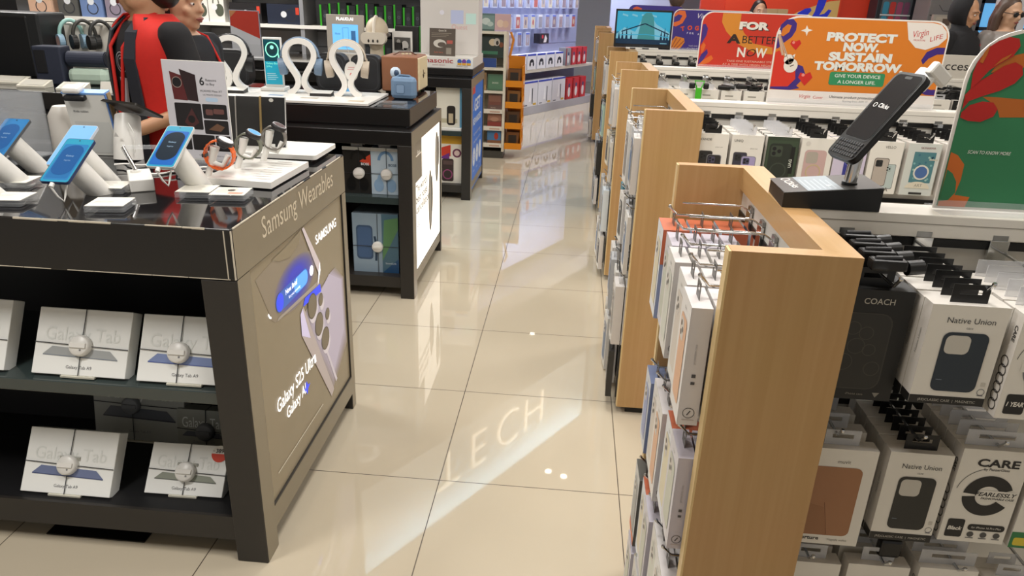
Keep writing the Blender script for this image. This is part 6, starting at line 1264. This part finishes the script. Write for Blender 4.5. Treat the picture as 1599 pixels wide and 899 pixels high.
def build_person(label, loc, rz, s, skin, vox, yaw=0, pitch=0, hs=1.0, arms=None, shirt='cloth_black', trousers='denim', hair=None, extra=None, long_sleeve=False):
    P = thing('person', label, 'person', loc, rz); P.scale = (s, s, s)
    Hm = TR(0, .005, 1.585) @ Matrix.Rotation(yaw, 4, 'Z') @ Matrix.Rotation(pitch, 4, 'X') @ Matrix.Scale(hs, 4)
    arms = arms or {}
    A = {-1: arms.get(-1, [(-.185, .01, 1.385), (-.235, .02, 1.10), (-.22, -.09, .86)]), 1: arms.get(1, [(.185, .01, 1.385), (.235, .02, 1.10), (.22, -.09, .86)])}
    b = B(); loft(b, TORSO, skin); limb(b, [(0, .012, 1.42), (0, .008, 1.50)], [.062, .055], skin)
    for sd in (-1, 1):
        limb(b, A[sd], [.054, .043, .029], skin); e, w = Vector(A[sd][1]), Vector(A[sd][2]); hand(b, w, (w - e), (0, 1, 0) if abs((w - e).normalized().y) < .8 else (sd, 0, 0), skin)
        limb(b, [(sd * .09, 0, .90), (sd * .10, 0, .48), (sd * .10, .02, .09)], [.085, .056, .04], skin)
    b.T = Hm
    b.ball((0, .022, .035), (.077, .097, .088), skin, 20); b.ball((0, -.022, -.018), (.063, .074, .092), skin, 20); b.ball((0, -.058, -.088), (.030, .028, .024), skin, 12)
    for sd in (-1, 1):
        b.ball((sd * .036, -.02, -.068), (.026, .05, .034), skin, 12); b.ball((sd * .079, .014, -.012), (.011, .02, .031), skin, 12); b.ball((sd * .036, -.064, -.028), (.026, .022, .024), skin, 12); b.ball((sd * .012, -.098, -.030), (.009, .010, .008), skin, 8)
    b.tube([(0, -.089, .012), (0, -.100, -.01), (0, -.110, -.027)], [.008, .010, .0125], skin, 8); b.ball((0, -.109, -.028), (.0115, .011, .009), skin, 10)
    b.tube([(-.052, -.072, .02), (-.025, -.086, .024), (0, -.088, .02), (.025, -.086, .024), (.052, -.072, .02)], .010, skin, 8)
    b.ball((0, -.088, -.056), (.025, .013, .012), skin, 12); b.ball((0, -.085, -.068), (.022, .012, .009), skin, 12); limb(b, [(0, .02, -.06), (0, .01, -.13)], [.052, .05], skin)
    b.done('body', P, remesh=vox)
    b = B(); b.T = Hm
    for sd in (-1, 1): b.ball((sd * .031, -.0835, .0), (.0125, .008, .007), '#e6ded6', 10); b.ball((sd * .031, -.0905, .0), (.0055, .003, .0055), '#1d1410', 8)
    b.done('eyes', P)
    b = B(); b.T = Hm
    for sd in (-1, 1): b.tube([(sd * .014, -.0985, .022), (sd * .034, -.0955, .029), (sd * .054, -.080, .022)], [.0022, .0028, .0018], hair or 'hair', 6)
    b.done('eyebrows', P)
    b = B(); b.T = Hm; b.tube([(-.022, -.092, -.061), (-.008, -.1005, -.058), (0, -.101, -.0595), (.008, -.1005, -.058), (.022, -.092, -.061)], [.002, .0055, .005, .0055, .002], 'lip', 8); b.tube([(-.019, -.092, -.063), (0, -.0985, -.069), (.019, -.092, -.063)], [.002, .0062, .002], 'lip', 8); b.done('lips', P)
    b = B(); loft(b, grown(TORSO[:-1], .014) + [(1.44, .10, .078, .012)], shirt)
    for sd in (-1, 1):
        S, E, W = (Vector(v) for v in A[sd]); limb(b, [S, S + (E - S) * .55] if not long_sleeve else [S, E, E + (W - E) * .92], [.068, .060] if not long_sleeve else [.066, .054, .038], shirt)
    b.done('top', P, remesh=.011)
    b = B(); loft(b, [(.80, .170, .125, 0), (.92, .178, .128, 0), (.99, .170, .120, 0)], trousers)
    for sd in (-1, 1): limb(b, [(sd * .09, 0, .86), (sd * .10, 0, .48), (sd * .10, .02, .10)], [.096, .07, .058], trousers)
    b.done('trousers', P, remesh=.014)
    for sd in (-1, 1):
        b = B(); b.ball((sd * .10, -.05, .035), (.045, .125, .042), 'black_plastic', 12); b.ball((sd * .10, .04, .05), (.04, .05, .05), 'black_plastic', 10); b.box(sd * .10 - .043, sd * .10 + .043, -.165, .075, .0, .018, '#d9d6cf', .004); b.done('shoe', P)
    if hair:
        b = B(); b.T = Hm; b.ball((0, .035, .048), (.085, .098, .088), hair, 20); b.ball((0, .066, -.015), (.083, .075, .088), hair, 16)
        if extra and extra.get('fringe'): b.ball((0, -.02, .085), (.070, .062, .045), hair, 14)
        if extra and extra.get('long'):
            for sd in (-1, 1): b.tube([(sd * .06, .03, .06), (sd * .088, .03, -.03), (sd * .092, .02, -.14), (sd * .085, .0, -.24)], [.03, .036, .034, .016], hair, 12)
            b.tube([(0, .08, .03), (0, .105, -.08), (0, .10, -.22)], [.07, .07, .05], hair, 14)
        b.done('hair', P, remesh=.009)
    return P, Hm, A
# the man in the red vest
mp, Hm, A = build_person('man in a red sleeveless vest over black T-shirt between two tables', (-1.33, .92, 0), D(-33), .96, 'skin', .007, yaw=-.6, pitch=.05, hs=1.05,
    arms={1: [(.190, .01, 1.385), (.26, .06, 1.12), (.16, -.17, 1.035)], -1: [(-.185, .01, 1.385), (-.235, .0, 1.10), (-.2, -.12, .90)]}, hair='hair', trousers='cloth_navy')
b = B(); n = 40; R = []
for z, w, d, cy in grown([(.90, .172, .122, 0)] + TORSO[2:6] + [(1.41, .155, .088, .008), (1.44, .10, .078, .012), (1.462, .062, .062, .014)], .024):
    ring = []
    for i in range(n + 1):
        a = -PI / 2 + .42 + (2 * PI - .84) * i / n
        ring.append((w * math.copysign(abs(math.cos(a)) ** .85, math.cos(a)), cy + d * math.sin(a), z))
    R.append(ring)
vs_ = [p for r in R for p in r]; k = n + 1
b.raw(vs_, [(j * k + i, j * k + i + 1, (j + 1) * k + i + 1, (j + 1) * k + i) for j in range(len(R) - 1) for i in range(n)], 'cloth_red', True)
v = b.done('vest', mp); q = v.modifiers.new('thick', 'SOLIDIFY'); q.thickness = .006; q.offset = 1
b = B()
for sd in (-1, 1):
    L = [(sd * .075, -.145, .91), (sd * .072, -.132, 1.06), (sd * .070, -.140, 1.2), (sd * .066, -.142, 1.30), (sd * .058, -.115, 1.40), (sd * .05, -.06, 1.455)]
    R = []
    for (x, y, z) in L: R.append([(x - sd * .004, y - .004, z), (x + sd * .05, y + .012, z), (x + sd * .05, y + .02, z), (x - sd * .004, y + .004, z)])
    b.rings(R, 'cloth_navy', True, False, False)
b.done('lapel', mp)
b = B()
for sd in (-1, 1): b.tube([(sd * .055, .03, 1.475), (sd * .062, -.06, 1.44), (sd * .05, -.135, 1.34), (sd * .02, -.155, 1.12), (0, -.152, 1.02)], .0075, 'cloth_red', 6)
b.box(-.03, .03, -.158, -.152, .93, 1.02, 'white_plastic', .002); b.done('lanyard', mp)
b = B(); b.T = FRONT(0, -.1245, 1.24)
for r in (.018, .03, .042): b.ring(0, .04, r, .003, '#b9bcc2', .002, n=16)
b.poly([(-.03, -.02), (.03, -.02), (.02, -.12), (-.02, -.12)], '#b9bcc2', .002); b.done('shirt_print', mp)
# the woman behind him
wp, Hm, A = build_person('woman in black with red lanyard, standing behind the man in the red vest', (-1.36, 1.27, 0), D(80), .912, 'skin_pale', .007, yaw=.0, pitch=.05, hs=1.10, hair='hair', trousers='cloth_black')
b = B()
for sd in (-1, 1): b.tube([(sd * .06, .03, 1.468), (sd * .085, -.06, 1.43), (sd * .07, -.138, 1.30), (0, -.145, 1.10)], .007, 'cloth_red', 6)
b.box(-.028, .028, -.15, -.144, 1.02, 1.1, 'white_plastic', .002); b.done('lanyard', wp)
# shoppers on the far side
hp_, Hm, A = build_person('woman in a black headscarf and coat looking down, beyond the white shelving', (3.52, 4.62, 0), D(36), .955, 'skin', .009, yaw=.1, pitch=.22, hs=1.02, trousers='cloth_black', long_sleeve=True)
b = B(); b.T = Hm; N = 24
def oval(cx, cy, cz, rx, ry, rz_):
    return [(cx + rx * math.cos(2 * PI * i / N), cy + ry * math.sin(2 * PI * i / N), cz + rz_ * math.sin(2 * PI * i / N)) for i in range(N)]
R = [oval(0, -.040, -.004, .070, .012, .098), oval(0, -.032, -.003, .084, .02, .114), oval(0, .0, .0, .100, .02, .128), oval(0, .06, .0, .098, .02, .12), oval(0, .115, -.01, .06, .01, .08), oval(0, .135, -.01, .01, .002, .01)]
b.rings(R, 'cloth_black', False)
b.T = Matrix(); loft(b, [(1.14, .21, .15, -.01), (1.26, .215, .15, 0), (1.37, .19, .12, .0), (1.42, .125, .095, .01), (1.455, .088, .075, .02), (1.50, .075, .07, .03)], 'cloth_black'); h = b.done('headscarf', hp_); q = h.modifiers.new('thick', 'SOLIDIFY'); q.thickness = .008
b = B(); b.tube([(.19, .02, 1.43), (.12, -.10, 1.33), (-.02, -.165, 1.15), (-.16, -.12, .96)], .012, 'cloth_red', 8); b.ball((.20, .03, 1.40), (.05, .05, .045), 'cloth_red', 12); b.done('bag_strap', hp_)
sg, Hm, A = build_person('brown-haired woman in sunglasses beyond the green sign', (3.90, 4.70, 0), D(18), .96, 'skin_pale', .009, yaw=.0, pitch=.15, hair='hair_brown', extra={'long': 1}, shirt='#8c8580', trousers='denim')
b = B(); b.T = Hm
for sd in (-1, 1): b.ball((sd * .032, -.094, .001), (.027, .009, .021), '#0d0d0f', 14); b.tube([(sd * .058, -.088, .006), (sd * .08, .0, .006)], .003, '#0d0d0f', 6)
b.tube([(-.01, -.100, .006), (.01, -.100, .006)], .003, '#0d0d0f', 6); b.done('sunglasses', sg)
build_person('dark-haired woman behind the red wall counter, only her head top showing', (2.50, 7.42, 0), D(5), .915, 'skin_pale', .010, pitch=.1, hair='hair', extra={'long': 1}, shirt='cloth_red', trousers='cloth_black')
build_person('person in dark clothes seen from behind at the red wall counter', (1.36, 6.1, 0), D(178), .985, 'skin', .010, hair='hair_brown', long_sleeve=True, shirt='cloth_black', trousers='cloth_navy')
